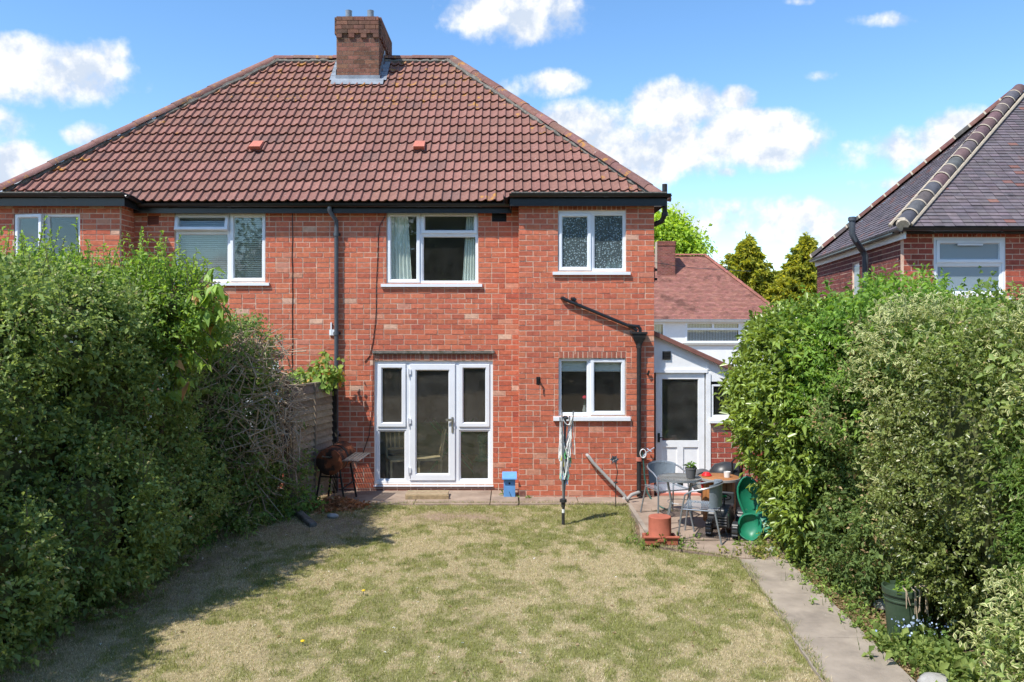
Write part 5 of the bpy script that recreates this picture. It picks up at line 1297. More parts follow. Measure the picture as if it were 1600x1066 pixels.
# ---- trees beyond the houses, and those at the bottom of the garden behind the camera
def tree(name, label, base, h, crown, n, k, size, pal, trunk_r=.2, m='leaf_soft', freq=.9, rough=.5, seed=70, group=None, core_=False):
    t = thing(name, label, 'tree', base, group); b = Vector(base); top = max(l[2] for l in crown)
    MB().tube([b, b + Vector((.1, 0, h * .3)), b + Vector((.05, .1, h * .6)), b + Vector((0, 0, h * .9))], [trunk_r, trunk_r * .8, trunk_r * .5, trunk_r * .15], 8).build('trunk', 'bark', t, smooth=True)
    lm = MB()
    for l in crown: lm.tube([b + Vector((0, 0, h * .3)), Vector(l[:3]) * .5 + (b + Vector((0, 0, h * .35))) * .5, Vector(l[:3])], [trunk_r * .5, trunk_r * .3, .03], 6)
    lm.build('limbs', 'bark', t, smooth=True)
    parts = []
    for sc_, nn in ((1, n), (.7, int(n * .5))):
        P, N_, ds = shell([(*l[:3], l[3] * sc_, l[4] * sc_, l[5] * sc_) for l in crown], nn, 2.2, .8, seed, rough, freq)
        B, Ld, i, tt, _, _ = sprigs(P, N_, size * 4, k, .2, .7)
        parts.append(leaves(B, Ld, unit(N_[i] * .6 + np.array((0, 0, 1.))), size, .6, pal, tint=np.clip(.35 + .35 * tt + .3 * ds[i], 0, 1)))
    V, F_, C = merge(parts); o = link('crown', mesh_arrays('crown', V - np.array(base), F_, C), m, t); o['kind'] = 'stuff'
    if core_: core(t, crown, 'inner', .8)  # opaque core added so the crown reflects dark in the windows
    return t
def blob(cx, cy, Y, r): q = PX(cx, cy, Y); s = Y / FPX; return (q.x, q.y, q.z, r * s, r * s, r * s * .9)
tree('lime_tree', 'bright green leafy tree showing behind the house corner', (PX(1040, 560, 62).x, 62, 0), 11, [blob(1033, 380, 62, 36), blob(1062, 388, 62, 26), blob(1010, 385, 62, 36), blob(1043, 358, 62, 20), blob(1080, 396, 61, 15)], 1300, 9, .26, ((0.176, 0.270, 0.041), (0.365, 0.486, 0.081)), seed=71)
def conifer(label, x, ytop, ybase, hw, Y, seed):
    top, bot = PX(x, ytop, Y), PX(x, ybase, Y); H = top.z; R = hw * Y / FPX; t = thing('golden_conifer', label, 'tree', (top.x, Y, 0), 'golden conifers beyond the white house')
    MB().tube([(top.x, Y, 0), (top.x, Y, H * .98)], [.22, .02], 8).build('trunk', 'bark', t)
    parts = []; rs = np.random.default_rng(seed); nb = 620
    z0 = .8
    for q in range(nb):
        f = rs.random() ** .75; z = z0 + (H - z0) * (1 - f) ; rad = R * (f ** 1.02) * rs.uniform(.55, 1.2) + .05; az = rs.uniform(0, 2 * np.pi)
        d = np.array((np.cos(az), np.sin(az), rs.uniform(.05, .45))); d /= np.linalg.norm(d)
        b = np.array((top.x, Y, z)); kk = 80; s = rs.uniform(.3, 1.0, (kk, 1))
        Bp = b + d * rad * s + rs.normal(0, .13, (kk, 3)) * (1.25 - s) - np.array((0, 0, .25)) * s ** 2 * rad * .5; Ld = unit(d * .9 + rs.normal(0, .45, (kk, 3)) + np.array((0, 0, -.05)))
        parts.append((Bp, Ld))
    parts += [(np.array((top.x, Y, H - .5)) + np.array((0, 0, 1)) * np.linspace(0, .8, 30)[:, None] + rs.normal(0, .05, (30, 3)), unit(rs.normal(0, .5, (30, 3)) + np.array((0, 0, 1))))]
    Bp = np.concatenate([a for a, _ in parts]); Dp = np.concatenate([a for _, a in parts])
    V, F_, C = leaves(Bp, Dp, np.tile((0, -.5, 1.), (len(Bp), 1)), .30, .3, ((.17, .20, .035), (.40, .39, .07), ((.11, .15, .03), .2)), roll=.8)
    o = link('crown', mesh_arrays('crown', V - np.array((top.x, Y, 0)), F_, C), 'leaf_soft', t); o['kind'] = 'stuff'
conifer('golden green conifer standing behind the hip of the white house', 1168, 374, 500, 138, 56, 5)
conifer('golden green conifer beside the brick house with the flue pipe', 1260, 372, 500, 122, 54, 6)
for q, (x, y, h) in enumerate(((-9, -11, 9), (-2, -13, 10), (5, -12, 9), (11, -9, 8))):
    tree('garden_end_tree', ['large dark tree at the bottom of the garden', 'tall broad tree at the bottom of the garden', 'rounded tree at the bottom of the garden', 'smaller tree by the side fence at the bottom of the garden'][q], (x, y, 0), h,
         [(x, y, h * .6, 3.4, 2.6, h * .38), (x + 1.5, y + .5, h * .4, 2.5, 2.2, h * .3), (x - 1.8, y, h * .4, 2.5, 2.2, h * .3), (x, y + 1, 1.4, 3.6, 1.6, 1.6)], 900, 7, .28, ((.04, .07, .02), (.10, .14, .04)), seed=80 + q, core_=True)

# ================================================================== garden things
mat('terracotta', (.40, .12, .075), rough=.8, var=.15, scale=9, bump=.2, dirt=[((.45, .27, .2), 5, .62, .78, .35)])
mat('weathered_board', attr=True, rough=.92, var=.3, scale=14, bump=.5, bscale=40, spec=.1, dirt=[((.16, .17, .12), 4, .56, .7, .5)])
mat('rust', (.23, .075, .035), rough=.85, var=.4, scale=9, bump=.4, bscale=80, metal=.2, dirt=[((.03, .025, .022), 5, .48, .58, .9), ((.40, .17, .07), 9, .6, .72, .6)])
mat('soot', (.018, .017, .017), rough=.6, var=.3, scale=10, spec=.3)
mat('blue_paint', (.13, .33, .66), rough=.6, var=.12, scale=12, dirt=[((.3, .45, .65), 14, .62, .75, .4)])
mat('silver_tube', (.33, .36, .39), rough=.35, metal=.6, var=.1, scale=20)
mat('rattan', (.26, .31, .36), rough=.5, var=.1, scale=30, spec=.4)
mat('glass_top', (.22, .215, .20), rough=.18, var=.2, scale=10, spec=.5)
mat('dark_plastic', (.035, .037, .04), rough=.38, var=.2, scale=15, spec=.45)
mat('grey_pot', (.12, .12, .125), rough=.6, var=.15, scale=12)
mat('green_plastic', (.014, .19, .105), rough=.42, var=.12, scale=7, spec=.5, dirt=[((.25, .36, .28), 10, .62, .72, .5)])
mat('toy_green', (.02, .42, .14), rough=.35, var=.05)
mat('red_plastic', (.62, .02, .025), rough=.35, var=.08)
mat('drum_wood', (.36, .155, .055), rough=.55, var=.3, scale=7, bump=.2, dirt=[((.12, .05, .02), 4, .58, .72, .6), ((.42, .36, .30), 6, .64, .74, .5)])
mat('tub_green', (.045, .075, .045), rough=.45, var=.2, scale=6, spec=.4, dirt=[((.12, .14, .09), 5, .58, .7, .4)])
mat('stone', (.36, .35, .33), rough=.95, var=.3, scale=9, bump=.8, bscale=30)
mat('hose_green', (.04, .12, .10), rough=.5, var=.1)
mat('white_plastic', (.78, .78, .76), rough=.5, var=.06)

# ---- fence panel of lapped boards
fn = thing('fence_panel', 'weathered grey lapped board fence panel leaning against the house wall', 'fence', (-3.15, 12.7, 0))
A, Bp = Vector((-3.34, 11.95, 0)), Vector((-3.02, 13.30, 0)); dr = (Bp - A).normalized(); nr = Vector((dr.y, -dr.x, 0))
nb = 17
for i in range(nb):
    z = .08 + i * .105; q0, q1 = A + dr * .05, Bp - dr * .04; t = random.uniform(-.012, .012)
    mb = MB(); th = .012
    vs = [q0 + nr * .05 + Vector((0, 0, z - .01 + t)), q1 + nr * .05 + Vector((0, 0, z - .01 - t)), q1 + nr * .010 + Vector((0, 0, z + .118 - t)), q0 + nr * .010 + Vector((0, 0, z + .118 + t))]
    vs += [v - nr * th for v in vs]
    mb.add(vs, [(0, 1, 2, 3), (7, 6, 5, 4), (0, 4, 5, 1), (1, 5, 6, 2), (2, 6, 7, 3), (3, 7, 4, 0)], jit(lerp((.20, .16, .12), (.34, .28, .21), random.random()), .14)).build('board', 'weathered_board', fn)
for f in (0., .52, 1.):
    c = A.lerp(Bp, f); MB().box((c.x - .02, c.y - .025, .03), (c.x + .055, c.y + .025, 1.90), (.25, .2, .15)).build('batten', 'weathered_board', fn)
MB().bar(A + Vector((.0, 0, 1.90)), Bp + Vector((0, 0, 1.88)), .06, .025, (.27, .22, .17)).build('capping', 'weathered_board', fn)
MB().box((A.x - .07, A.y - .10, -.05), (A.x + .01, A.y - .02, 1.98), (.15, .10, .07)).build('post', 'weathered_board', fn)
MB().box((Bp.x + .02, Bp.y - .03, -.05), (Bp.x + .09, Bp.y + .05, 1.9), (.035, .028, .025)).build('post', 'weathered_board', fn)

# ---- barrel barbecue
bq = thing('barrel_barbecue', 'rusty barrel barbecue on black legs in front of the fence', 'barbecue', (-2.85, 12.75, 0))
p0, p1 = PX(514, 728, 12.45), PX(536, 703, 13.05); ax = (p1 - p0).normalized(); ax.z *= .25; ax.normalize(); R_ = ax.to_track_quat('Z', 'X').to_matrix(); Lb_ = .62; rb = .205
c0 = (p0 + p1) / 2 - ax * Lb_ / 2
MB().lathe([(rb, 0), (rb, Lb_)], c0, 26, M=R_).build('barrel', 'rust', bq, smooth=True)
MB().lathe([(.001, -.02), (rb * .6, -.018), (rb * .96, -.006), (rb * 1.03, 0), (rb * 1.03, .03), (rb, .035)], c0, 26, M=R_).build('end_cap', 'rust', bq, smooth=True)
MB().lathe([(rb, Lb_ - .03), (rb * 1.03, Lb_ - .02), (rb * 1.02, Lb_), (.001, Lb_ + .02)], c0, 26, M=R_).build('end_cap', 'rust', bq, smooth=True)
hb = MB(); sd_ = ax.cross(Vector((0, 0, 1))).normalized()
hb.lathe([(rb * 1.015, .26), (rb * 1.04, .262), (rb * 1.04, .32), (rb * 1.015, .322)], c0, 26, M=R_); hb.build('band', 'soot', bq)
hb = MB(); e_ = c0 - ax * .03; hb.tube([e_ + Vector((.0, 0, .10)) + sd_ * .05, e_ + Vector((0, 0, .10)) + sd_ * .05 - ax * .05, e_ + Vector((0, 0, .10)) - sd_ * .08 - ax * .05, e_ + Vector((0, 0, .10)) - sd_ * .08], .008, 6); hb.build('handle', 'bare_metal', bq)
for (s1, s2) in ((-1, .12), (1, .12), (-1, .88), (1, .88)):
    a = c0 + ax * Lb_ * s2 + sd_ * s1 * .15 - Vector((0, 0, .12)); f = c0 + ax * Lb_ * (s2 + (-.04 if s2 < .5 else .06)) + sd_ * s1 * .24; f.z = .01
    MB().tube([a, f], .016, 8).build('leg', 'soot', bq)
sf = c0 + sd_ * (rb + .02)
MB().tube([c0 + ax * Lb_ * .12 + sd_ * .21 + Vector((0, 0, -.42)), c0 + ax * Lb_ * .9 + sd_ * .22 + Vector((0, 0, -.42))], .012, 6).build('brace', 'soot', bq)
MB().tube([c0 + ax * Lb_ * .12 - sd_ * .17 + Vector((0, 0, -.25)), c0 + ax * Lb_ * .12 + sd_ * .17 + Vector((0, 0, -.25))], .012, 6).build('brace', 'soot', bq)
for k in range(5):
    o_ = sd_ * (rb + .02 + k * .055) + Vector((0, 0, .02)); MB().bar(c0 + o_ + ax * .02, c0 + o_ + ax * (Lb_ - .02), .036, .01).build('shelf_slat', 'bare_metal', bq)
for s2 in (.15, .85): MB().bar(c0 + sd_ * rb * .9 + ax * Lb_ * s2 + Vector((0, 0, .005)), c0 + sd_ * (rb + .27) + ax * Lb_ * s2 + Vector((0, 0, .005)), .015, .012).build('shelf_bracket', 'soot', bq)

# ---- leaf pile, concrete post, cloth beyond the fence
q = GX(528, 792); n = 2600
Q = RNG.normal(0, 1, (n, 3)) * [.20, .13, 0]; Q[:, 2] = np.maximum(0, .13 * np.exp(-(Q[:, 0] ** 2 / .06 + Q[:, 1] ** 2 / .03)) * RNG.uniform(.3, 1.1, n)); Q += np.array(q)
V, F_, C = leaves(Q, unit(RNG.normal(0, 1, (n, 3)) * [1, 1, .6]), np.tile((0, 0, 1.), (n, 1)), .065, .45, ((.20, .10, .045), (.42, .25, .13), ((.50, .33, .2), .1)), roll=.8)
t = thing('leaf_pile', 'heap of dry brown leaves in front of the barbecue', 'leaf pile', q)
o = link('leaves', mesh_arrays('leaves', V - np.array(q), F_, C), 'leaf_soft', t); o['kind'] = 'stuff'
a, b = GX(447, 790), GX(490, 822); tag(MB().bar(a + Vector((0, 0, .05)), b + Vector((0, 0, -.01)), .11, .10).build('concrete_post', 'moss_edge', bevel=.02), 'grey concrete post lying in weeds near the leaf pile', 'post')
q = PX(448, 612, 13.2); cl_ = MB(); K = 10
for i in range(K):
    for j in range(3):
        f = lambda i, j: (q.x - .22 + i * .044, 13.25 + .03 * math.sin(i * 1.7), q.z + .16 - j * .12 + .02 * math.sin(i * .9))
        cl_.add([f(i, j), f(i + 1, j), f(i + 1, j + 1), f(i, j + 1)], [(0, 1, 2, 3)], (.25, .48, .72) if (i + j) % 3 else (.72, .76, .8))
cl_.box((q.x - .26, 13.24, q.z + .155), (q.x + .26, 13.262, q.z + .175), (.3, .3, .3)); cl_.box((q.x + .235, 13.24, 0), (q.x + .255, 13.262, q.z + .154), (.3, .3, .3))
tag(cl_.build('hanging_cloth', 'cloth', at=(q.x, 13.25, 0)), 'blue and white cloth hanging behind the fence end', 'cloth')

# ---- wooden step, nest box
st0, st1 = GX(640, 776), GX(706, 776)
ws = thing('wooden_step', 'weathered wooden board step lying before the glazed door', 'step', ((st0.x + st1.x) / 2, 12.95, 0))
MB().box((mx(642), 12.80, .012), (mx(706), 12.86, .075), (.36, .27, .16)).build('board', 'weathered_board', ws); 
for i in range(3): MB().box((mx(640) + .01, 12.865 + i * .11, .05), (mx(704), 12.97 + i * .11, .078), jit((.34, .26, .17), .1)).build('board', 'weathered_board', ws)
nbx = thing('nest_box', 'small blue wooden nest box standing on the ground by the wall', 'nest box', (mx(797), 13.05, 0))
Yn = 12.98; sN_ = FPX / Yn; X0, X1 = (787 - 800) / sN_, (805 - 800) / sN_; zt_ = CAM_Z - (745 - HOR) / sN_; 
MB().add([(X0, Yn, .012), (X1, Yn, .012), (X1, Yn + .16, .012), (X0, Yn + .16, .012), (X0, Yn, zt_ - .035), (X1, Yn, zt_ - .035), (X1, Yn + .16, zt_ + .02), (X0, Yn + .16, zt_ + .02)],
         [(0, 1, 5, 4), (1, 2, 6, 5), (2, 3, 7, 6), (3, 0, 4, 7), (4, 5, 6, 7), (3, 2, 1, 0)]).build('box_body', 'blue_paint', nbx)
MB().add([(X0 - .025, Yn - .05, zt_ - .04), (X1 + .025, Yn - .05, zt_ - .04), (X1 + .025, Yn + .17, zt_ + .035), (X0 - .025, Yn + .17, zt_ + .035), (X0 - .025, Yn - .05, zt_ - .022), (X1 + .025, Yn - .05, zt_ - .022), (X1 + .025, Yn + .17, zt_ + .053), (X0 - .025, Yn + .17, zt_ + .053)],
         [(0, 1, 5, 4), (1, 2, 6, 5), (2, 3, 7, 6), (3, 0, 4, 7), (4, 5, 6, 7), (3, 2, 1, 0)]).build('lid', 'blue_paint', nbx)
MB().lathe([(.001, 0), (.016, 0), (.016, .004)], ((X0 + X1) / 2, Yn - .003, zt_ - .11), 12, M=Matrix.Rotation(math.radians(90), 3, 'X')).build('entrance_hole', 'soot', nbx)
MB().bar(((X0 + X1) / 2 - .005, Yn - .006, .10), ((X0 + X1) / 2 + .03, Yn - .006, .015), .008, .006).build('twig', 'soot', nbx)

# ---- rotary clothes dryer, folded
b = GX(880, 820); rd = thing('rotary_dryer', 'folded rotary clothes dryer with white lines standing on the lawn', 'clothes dryer', b)
Yr = b.y; R = lambda x, y, dy=0: PX(x, y, Yr + dy)
top = R(882, 650).z
MB().tube([b, (b.x + .03, b.y, top)], [.019, .017], 10).build('pole', 'grey_pipe', rd, smooth=True)
MB().tube([(b.x, b.y, 0), (b.x, b.y, .17)], .023, 10).build('ground_socket', 'dark_plastic', rd); MB().tube([(b.x + .001, b.y, .17), (b.x + .002, b.y, .22)], .021, 10).build('marker_band', 'white_plastic', rd)
hz = R(880, 785).z; MB().lathe([(.028, hz - .07), (.03, hz), (.05, hz + .005), (.05, hz + .045), (.03, hz + .05)], (b.x, b.y, 0), 14).build('hub', 'dark_plastic', rd, smooth=True)
MB().lathe([(.03, top - .05), (.045, top - .045), (.045, top - .02), (.02, top)], (b.x + .03, b.y, 0), 12).build('hub', 'dark_plastic', rd, smooth=True)
ends = [R(878, 641, -.05), R(896, 642, .0), R(875, 652, .06), R(890, 650, .07)]
for e in ends: MB().tube([(b.x, b.y, hz + .03), (b.x * .4 + e.x * .6, e.y, (hz + e.z) / 2), e], .010, 8).build('arm', 'silver_tube', rd, smooth=True)
ln = MB(); pg = MB(); pc = [(.75, .65, .1), (.15, .55, .2), (.15, .35, .6), (.75, .76, .7), (.3, .65, .5)]
for k in range(64):
    e1_, e2_ = random.choice(ends), random.choice(ends); f1, f2 = random.uniform(.25, 1), random.uniform(.25, 1)
    h0 = Vector((b.x, b.y, hz + .1)); a_, c_ = h0.lerp(e1_, f1), h0.lerp(e2_, f2); m_ = (a_ + c_) / 2 + Vector((random.uniform(-.09, .09), random.uniform(-.07, .07), 0)); m_.z = min(a_.z, c_.z) - random.uniform(.15, .65); m_.z = max(m_.z, hz + .02)
    pts = [a_.lerp(m_, .5) * .0 + a_ * (1 - t_) ** 2 + m_ * 2 * t_ * (1 - t_) + c_ * t_ ** 2 for t_ in [i / 8 for i in range(9)]]
    ln.tube(pts, .006, 4)
    if random.random() < .4:
        p = pts[random.choice((2, 3, 4, 5, 6))]; pg.bar(p + Vector((0, -.01, .03)), p + Vector((random.uniform(-.02, .02), -.015, -.045)), .016, .012, random.choice(pc))
ln.build('lines', 'white_plastic', rd)['kind'] = 'stuff'; pg.build('pegs', 'petal', rd)['kind'] = 'stuff'

# ---- metal flower ornament, tap with hose
b = GX(962, 792); fo_ = thing('flower_ornament', 'rusty metal flower ornament on a thin stem against the wall', 'ornament', b); Yo = b.y; O_ = lambda x, y: PX(x, y, Yo)
MB().tube([b, O_(962, 775), O_(962, 754), O_(965, 738), O_(963, 728), O_(961, 720)], .007, 6).build('stem', 'cast_iron', fo_)
c = O_(960, 718); pe = MB()
for k in range(12):
    t = k * math.pi / 6; r_ = .055 if k % 2 else .075; d1 = Vector((math.cos(t), 0, math.sin(t))); d2 = Vector((-math.sin(t), 0, math.cos(t)))
    pe.add([c, c + d1 * r_ * .6 + d2 * .016 + Vector((0, -.012, 0)), c + d1 * r_, c + d1 * r_ * .6 - d2 * .016 + Vector((0, -.012, 0))], [(0, 1, 2, 3)])
pe.build('petals', 'grey_pipe', fo_); MB().lathe([(.001, -.01), (.018, -.006), (.02, 0)], c, 10, M=Matrix.Rotation(math.radians(90), 3, 'X')).build('flower_centre', 'grey_pipe', fo_)
MB().lathe([(.001, .012), (.03, .008), (.034, 0), (.03, -.01), (.001, -.012)], O_(962, 754), 14).build('disc', 'cast_iron', fo_, smooth=True)
tp = thing('garden_tap', 'outdoor tap with coiled green hose hanging beside the back door', 'tap', B(1008, 708, .05))
MB().tube([B(1022, 700, .0), B(1021, 699, .06), B(1008, 706, .10), B(1003, 712, .10)], .011, 8).build('spout', 'bare_metal', tp); MB().tube([B(1010, 700, .07), B(1016, 704, .12)], .012, 8).build('tap_handle', 'bare_metal', tp)
MB().tube([B(1002, 704, .09), B(1004, 722, .09), B(1006, 745, .08), B(1010, 768, .10), Vector(B(1018, 782, .2)), GX(1034, 793, .02), GX(1046, 798, .02)], .013, 8).build('hose', 'hose_green', tp, smooth=True)
co = MB()
for k in range(3): c = Vector(B(1003, 707, .10 + .01 * k)); co.tube([c + Vector((.05 * math.cos(t / 12 * 6.283), 0, .07 * math.sin(t / 12 * 6.283))) for t in range(13)], .007, 6)
co.build('wire_coil', 'white_plastic', tp)

# ---- bistro chairs and table
def chair(label, loc, rz):
    t = thing('bistro_chair', label, 'chair', (0, 0, 0), 'bistro chairs on the patio'); w, d, hs = .25, .23, .43
    hoop = [(-w - .03, -d - .04, 0), (-w, -d + .01, .40), (-w, -d + .05, .60), (-w - .01, -d + .14, .655), (-w - .01, .02, .68)]
    arc = [((w + .01) * -math.cos(a), .05 + .22 * math.sin(a), .69 + .05 * math.sin(a)) for a in [i * math.pi / 10 for i in range(11)]]
    MB().tube(hoop + arc + [(-x, y, z) for x, y, z in hoop[::-1]], .0125, 8).build('frame', 'silver_tube', t, smooth=True)
    for s in (-1, 1): 
        MB().tube([(s * w * .92, d * .85, hs - .01), (s * (w + .02), d + .06, 0)], .0125, 8).build('leg', 'silver_tube', t)
        MB().tube([(s * w, -d + .01, hs - .02), (s * w * .92, d * .85, hs - .02)], .011, 8).build('seat_rail', 'silver_tube', t)
    MB().tube([(-w, -d + .01, hs - .02), (w, -d + .01, hs - .02)], .011, 8).build('seat_rail', 'silver_tube', t)
    se = MB(); nx, ny = 22, 20                      # woven strands, over and under
    for i in range(nx):
        for j in range(ny):
            x0, y0 = -w + i * 2 * w / nx, -d + j * 2 * d / ny; o = .004 if (i + j) % 2 else 0; dip = lambda x, y: hs - .02 * (1 - (x / w) ** 2)
            se.add([(x, y, dip(x, y) + o) for x, y in ((x0 + .002, y0 + .002), (x0 + .021, y0 + .002), (x0 + .021, y0 + .021), (x0 + .002, y0 + .021))], [(0, 1, 2, 3)])
    se.build('seat', 'rattan', t)['kind'] = 'stuff'
    bk = MB(); na, nz = 34, 17
    for i in range(na):
        for j in range(nz):
            if (i * 7 + j * 3) % 5 == 0 and i % 2: continue
            a0, a1 = (.12 + .76 * i / na) * math.pi, (.12 + .76 * (i + .86) / na) * math.pi; z0, z1 = .44 + j * .0165, .44 + (j + .86) * .0165; o = .004 if (i + j) % 2 else 0
            P = lambda a, z: ((w - .005 - o) * -math.cos(a) * (.9 + .1 * (z - .44) / .29), .05 + (.21 - o + .03 * (z - .7)) * math.sin(a), z + .05 * math.sin(a) * (z - .44) / .29)
            bk.add([P(a0, z0), P(a1, z0), P(a1, z1), P(a0, z1)], [(0, 1, 2, 3)])
    for i in range(na):
        a0, a1 = (.12 + .76 * i / na) * math.pi, (.12 + .76 * (i + 1) / na) * math.pi
        P = lambda a, z: ((w + .001) * -math.cos(a) * (.9 + .1 * (z - .44) / .29), .05 + (.215 + .03 * (z - .7)) * math.sin(a), z + .05 * math.sin(a) * (z - .44) / .29)
        bk.add([P(a0, .44), P(a1, .44), P(a1, .72), P(a0, .72)], [(0, 1, 2, 3)])
    bk.build('backrest', 'rattan', t)['kind'] = 'stuff'
    t.location = loc; t.rotation_euler = (0, 0, rz); return t
chair('grey woven bistro chair between the table and the back door', (2.28, 11.75, .008), math.radians(18))
chair('grey woven bistro chair pulled out on the near side of the table', (2.52, 10.55, .004), math.radians(-112))
tb = thing('bistro_table', 'small round grey bistro table with metal legs on the patio', 'table', (0, 0, 0))
MB().lathe([(.001, .70), (.285, .70), (.297, .703), (.297, .68), (.285, .675), (.001, .675)], (0, 0, 0), 40).build('tabletop', 'glass_top', tb, smooth=True)
MB().lathe([(.286, .7035), (.30, .7035), (.302, .675), (.286, .672)], (0, 0, 0), 40).build('rim', 'silver_tube', tb, smooth=True)
for k in range(4):
    a = k * math.pi / 2 + .6; MB().tube([(.24 * math.cos(a), .24 * math.sin(a), .675), (.16 * math.cos(a), .16 * math.sin(a), .36), (.27 * math.cos(a), .27 * math.sin(a), 0)], .0125, 8).build('leg', 'silver_tube', tb, smooth=True)
MB().lathe([(.165, .355), (.17, .36), (.165, .365), (.16, .36), (.165, .355)], (0, 0, 0), 24).build('leg_ring', 'silver_tube', tb)
tb.location = (2.33, 11.05, .006)
fp_ = thing('table_plant_pot', 'grey plastic pot with a small seedling on the bistro table', 'plant pot', (0, 0, 0))
MB().lathe([(.058, .0), (.076, .12), (.080, .12), (.080, .145), (.074, .145), (.07, .12), (.001, .115)], (0, 0, 0), 24).build('pot', 'grey_pot', fp_, smooth=True)
n = 26; Bq = RNG.normal(0, .012, (n, 3)) + np.array((0, 0, .15)); V, F_, C = leaves(Bq + np.array((0, 0, 1)) * RNG.uniform(0, .05, (n, 1)), unit(RNG.normal(0, 1, (n, 3)) * [1, 1, .4] + [0, 0, .25]), np.tile((0, 0, 1.), (n, 1)), .07, .45, ((.07, .14, .03), (.16, .26, .06)))
o = link('seedling', mesh_arrays('seedling', V, F_, C), 'leaf', fp_); o['kind'] = 'stuff'; fp_.location = (2.47, 10.98, .711)

# ---- terracotta pot upside down on a tray
b = GX(1031, 848); up_ = thing('upturned_pot', 'terracotta pot turned upside down on a clay tray at the lawn edge', 'plant pot', b)
MB().lathe([(.001, .345), (.138, .345), (.145, .338), (.146, .10), (.150, .095), (.150, .05)], b, 30).build('pot', 'terracotta', up_, smooth=True)
ty = thing('clay_tray', 'broken terracotta trough tray with weeds under the upturned pot', 'tray', b)
tr = MB(); tr.sweep_rect(0, 1, 0, 1, [(0, 0)]) if False else None
for (x0, x1, y0, y1) in ((-.21, .21, -.13, -.105), (-.21, .21, .105, .13), (-.21, -.185, -.104, .104), (.185, .21, -.104, .104)): tr.box((b.x + x0, b.y + y0, .0), (b.x + x1, b.y + y1, .095))
tr.build('tray_side', 'terracotta', ty, bevel=.006); MB().box((b.x - .23, b.y - .15, .09), (b.x + .23, b.y - .10, .112)).build('tray_rim', 'terracotta', ty, bevel=.006); MB().box((b.x - .184, b.y - .104, .0), (b.x + .184, b.y + .104, .045)).build('tray_soil', 'earth', ty)
weeds('tray_weeds', 'green weeds growing out of the clay tray', [(b.x - .2, b.y - .12, 0), (b.x + .0, b.y - .12, 0), (b.x + .25, b.y, 0)], 34, .04, ((.07, .12, .03), (.17, .24, .06)), .13)

# ---- wooden drum, bag, toys
b = Vector(GX(1131, 806)); dm = thing('wooden_drum', 'round brown wooden drum table with worn top behind the chairs', 'drum', (2.98, 11.45, 0)); c = (2.98, 11.45, 0)
for k in range(14):
    a0, a1 = k * 2 * math.pi / 14, (k + .94) * 2 * math.pi / 14; mb = MB(); r0, r1 = .22, .235
    vs = [(c[0] + r * math.cos(a), c[1] + r * math.sin(a), z) for z, r in ((.0, r0), (.30, r1), (.60, r0)) for a in (a0, (a0 + a1) / 2, a1)]
    mb.add(vs, [(0, 1, 4, 3), (1, 2, 5, 4), (3, 4, 7, 6), (4, 5, 8, 7)]); mb.build('stave', 'drum_wood', dm, smooth=True)
MB().lathe([(.001, .60), (.28, .60), (.29, .605), (.29, .635), (.28, .64), (.001, .64)], c, 32).build('drum_top', 'drum_wood', dm, smooth=True)
MB().lathe([(.291, .602), (.297, .604), (.297, .636), (.291, .638)], c, 32).build('drum_band', 'grey_plastic', dm, smooth=True)
MB().lathe([(.21, .0), (.21, .6)], c, 28).build('drum_inner', 'soot', dm)
wp = MB().lathe([(.032, 0), (.045, .08), (.048, .08), (.042, .0), (.001, .004)], (3.08, 11.38, .642), 18).build('white_cup', 'white_plastic', smooth=True); tag(wp, 'small white pot standing on the wooden drum', 'pot')
bg = thing('black_bag', 'black bag with loop handles behind the wooden drum', 'bag', (3.22, 11.95, 0)); bb = MB(); K = 16
prof = [(.20, .0), (.24, .1), (.25, .45), (.24, .62), (.17, .72), (.06, .76), (.001, .765)]
for i, (r, z) in enumerate(prof):
    for k in range(K): a = 2 * math.pi * k / K; bb.v.append((3.22 + r * 1.05 * math.cos(a) * (1 + .04 * math.sin(3 * a)), 11.95 + r * .75 * math.sin(a), z))
bb.f = [(i * K + j, i * K + (j + 1) % K, (i + 1) * K + (j + 1) % K, (i + 1) * K + j) for i in range(len(prof) - 1) for j in range(K)]; bb.c = [None] * len(bb.f); bb.build('bag_body', 'dark_plastic', bg, smooth=True)
for dx in (.05, .16): MB().tube([(3.22 + dx, 11.78, .62), (3.22 + dx - .02, 11.74, .80), (3.22 + dx + .05, 11.73, .88), (3.22 + dx + .14, 11.75, .80), (3.22 + dx + .14, 11.8, .62)], .014, 8).build('bag_handle', 'soot', bg, smooth=True)
dk = thing('grey_wheel', 'grey wheel rim leaning behind the bistro table', 'wheel', (2.74, 11.8, 0)); RM = Matrix.Rotation(math.radians(78), 3, 'X') @ Matrix.Rotation(math.radians(8), 3, 'Y'); cc = PX(1098, 752, 11.8)
MB().lathe([(.13, -.03), (.17, -.02), (.185, 0), (.17, .02), (.13, .03)], cc, 26, M=RM).build('tyre', 'grey_pot', dk, smooth=True); MB().lathe([(.001, -.02), (.13, -.012), (.131, .012), (.001, .02)], cc, 26, M=RM).build('disc', 'grey_plastic', dk, smooth=True)
MB().tube([(cc.x, cc.y, cc.z - .16), (cc.x, cc.y + .02, 0)], .02, 8).build('prop', 'cast_iron', dk)
rt = thing('red_toy', 'bright red plastic toy between the table and the drum', 'toy', (2.77, 11.55, 0)); cc = PX(1104, 752, 11.5)
MB().lathe([(.001, -.12), (.07, -.10), (.09, -.02), (.06, .05), (.075, .09), (.04, .13), (.001, .135)], cc, 18).build('toy_body', 'red_plastic', rt, smooth=True); MB().tube([cc, (cc.x, cc.y, 0)], .05, 12).build('toy_stand', 'red_plastic', rt)

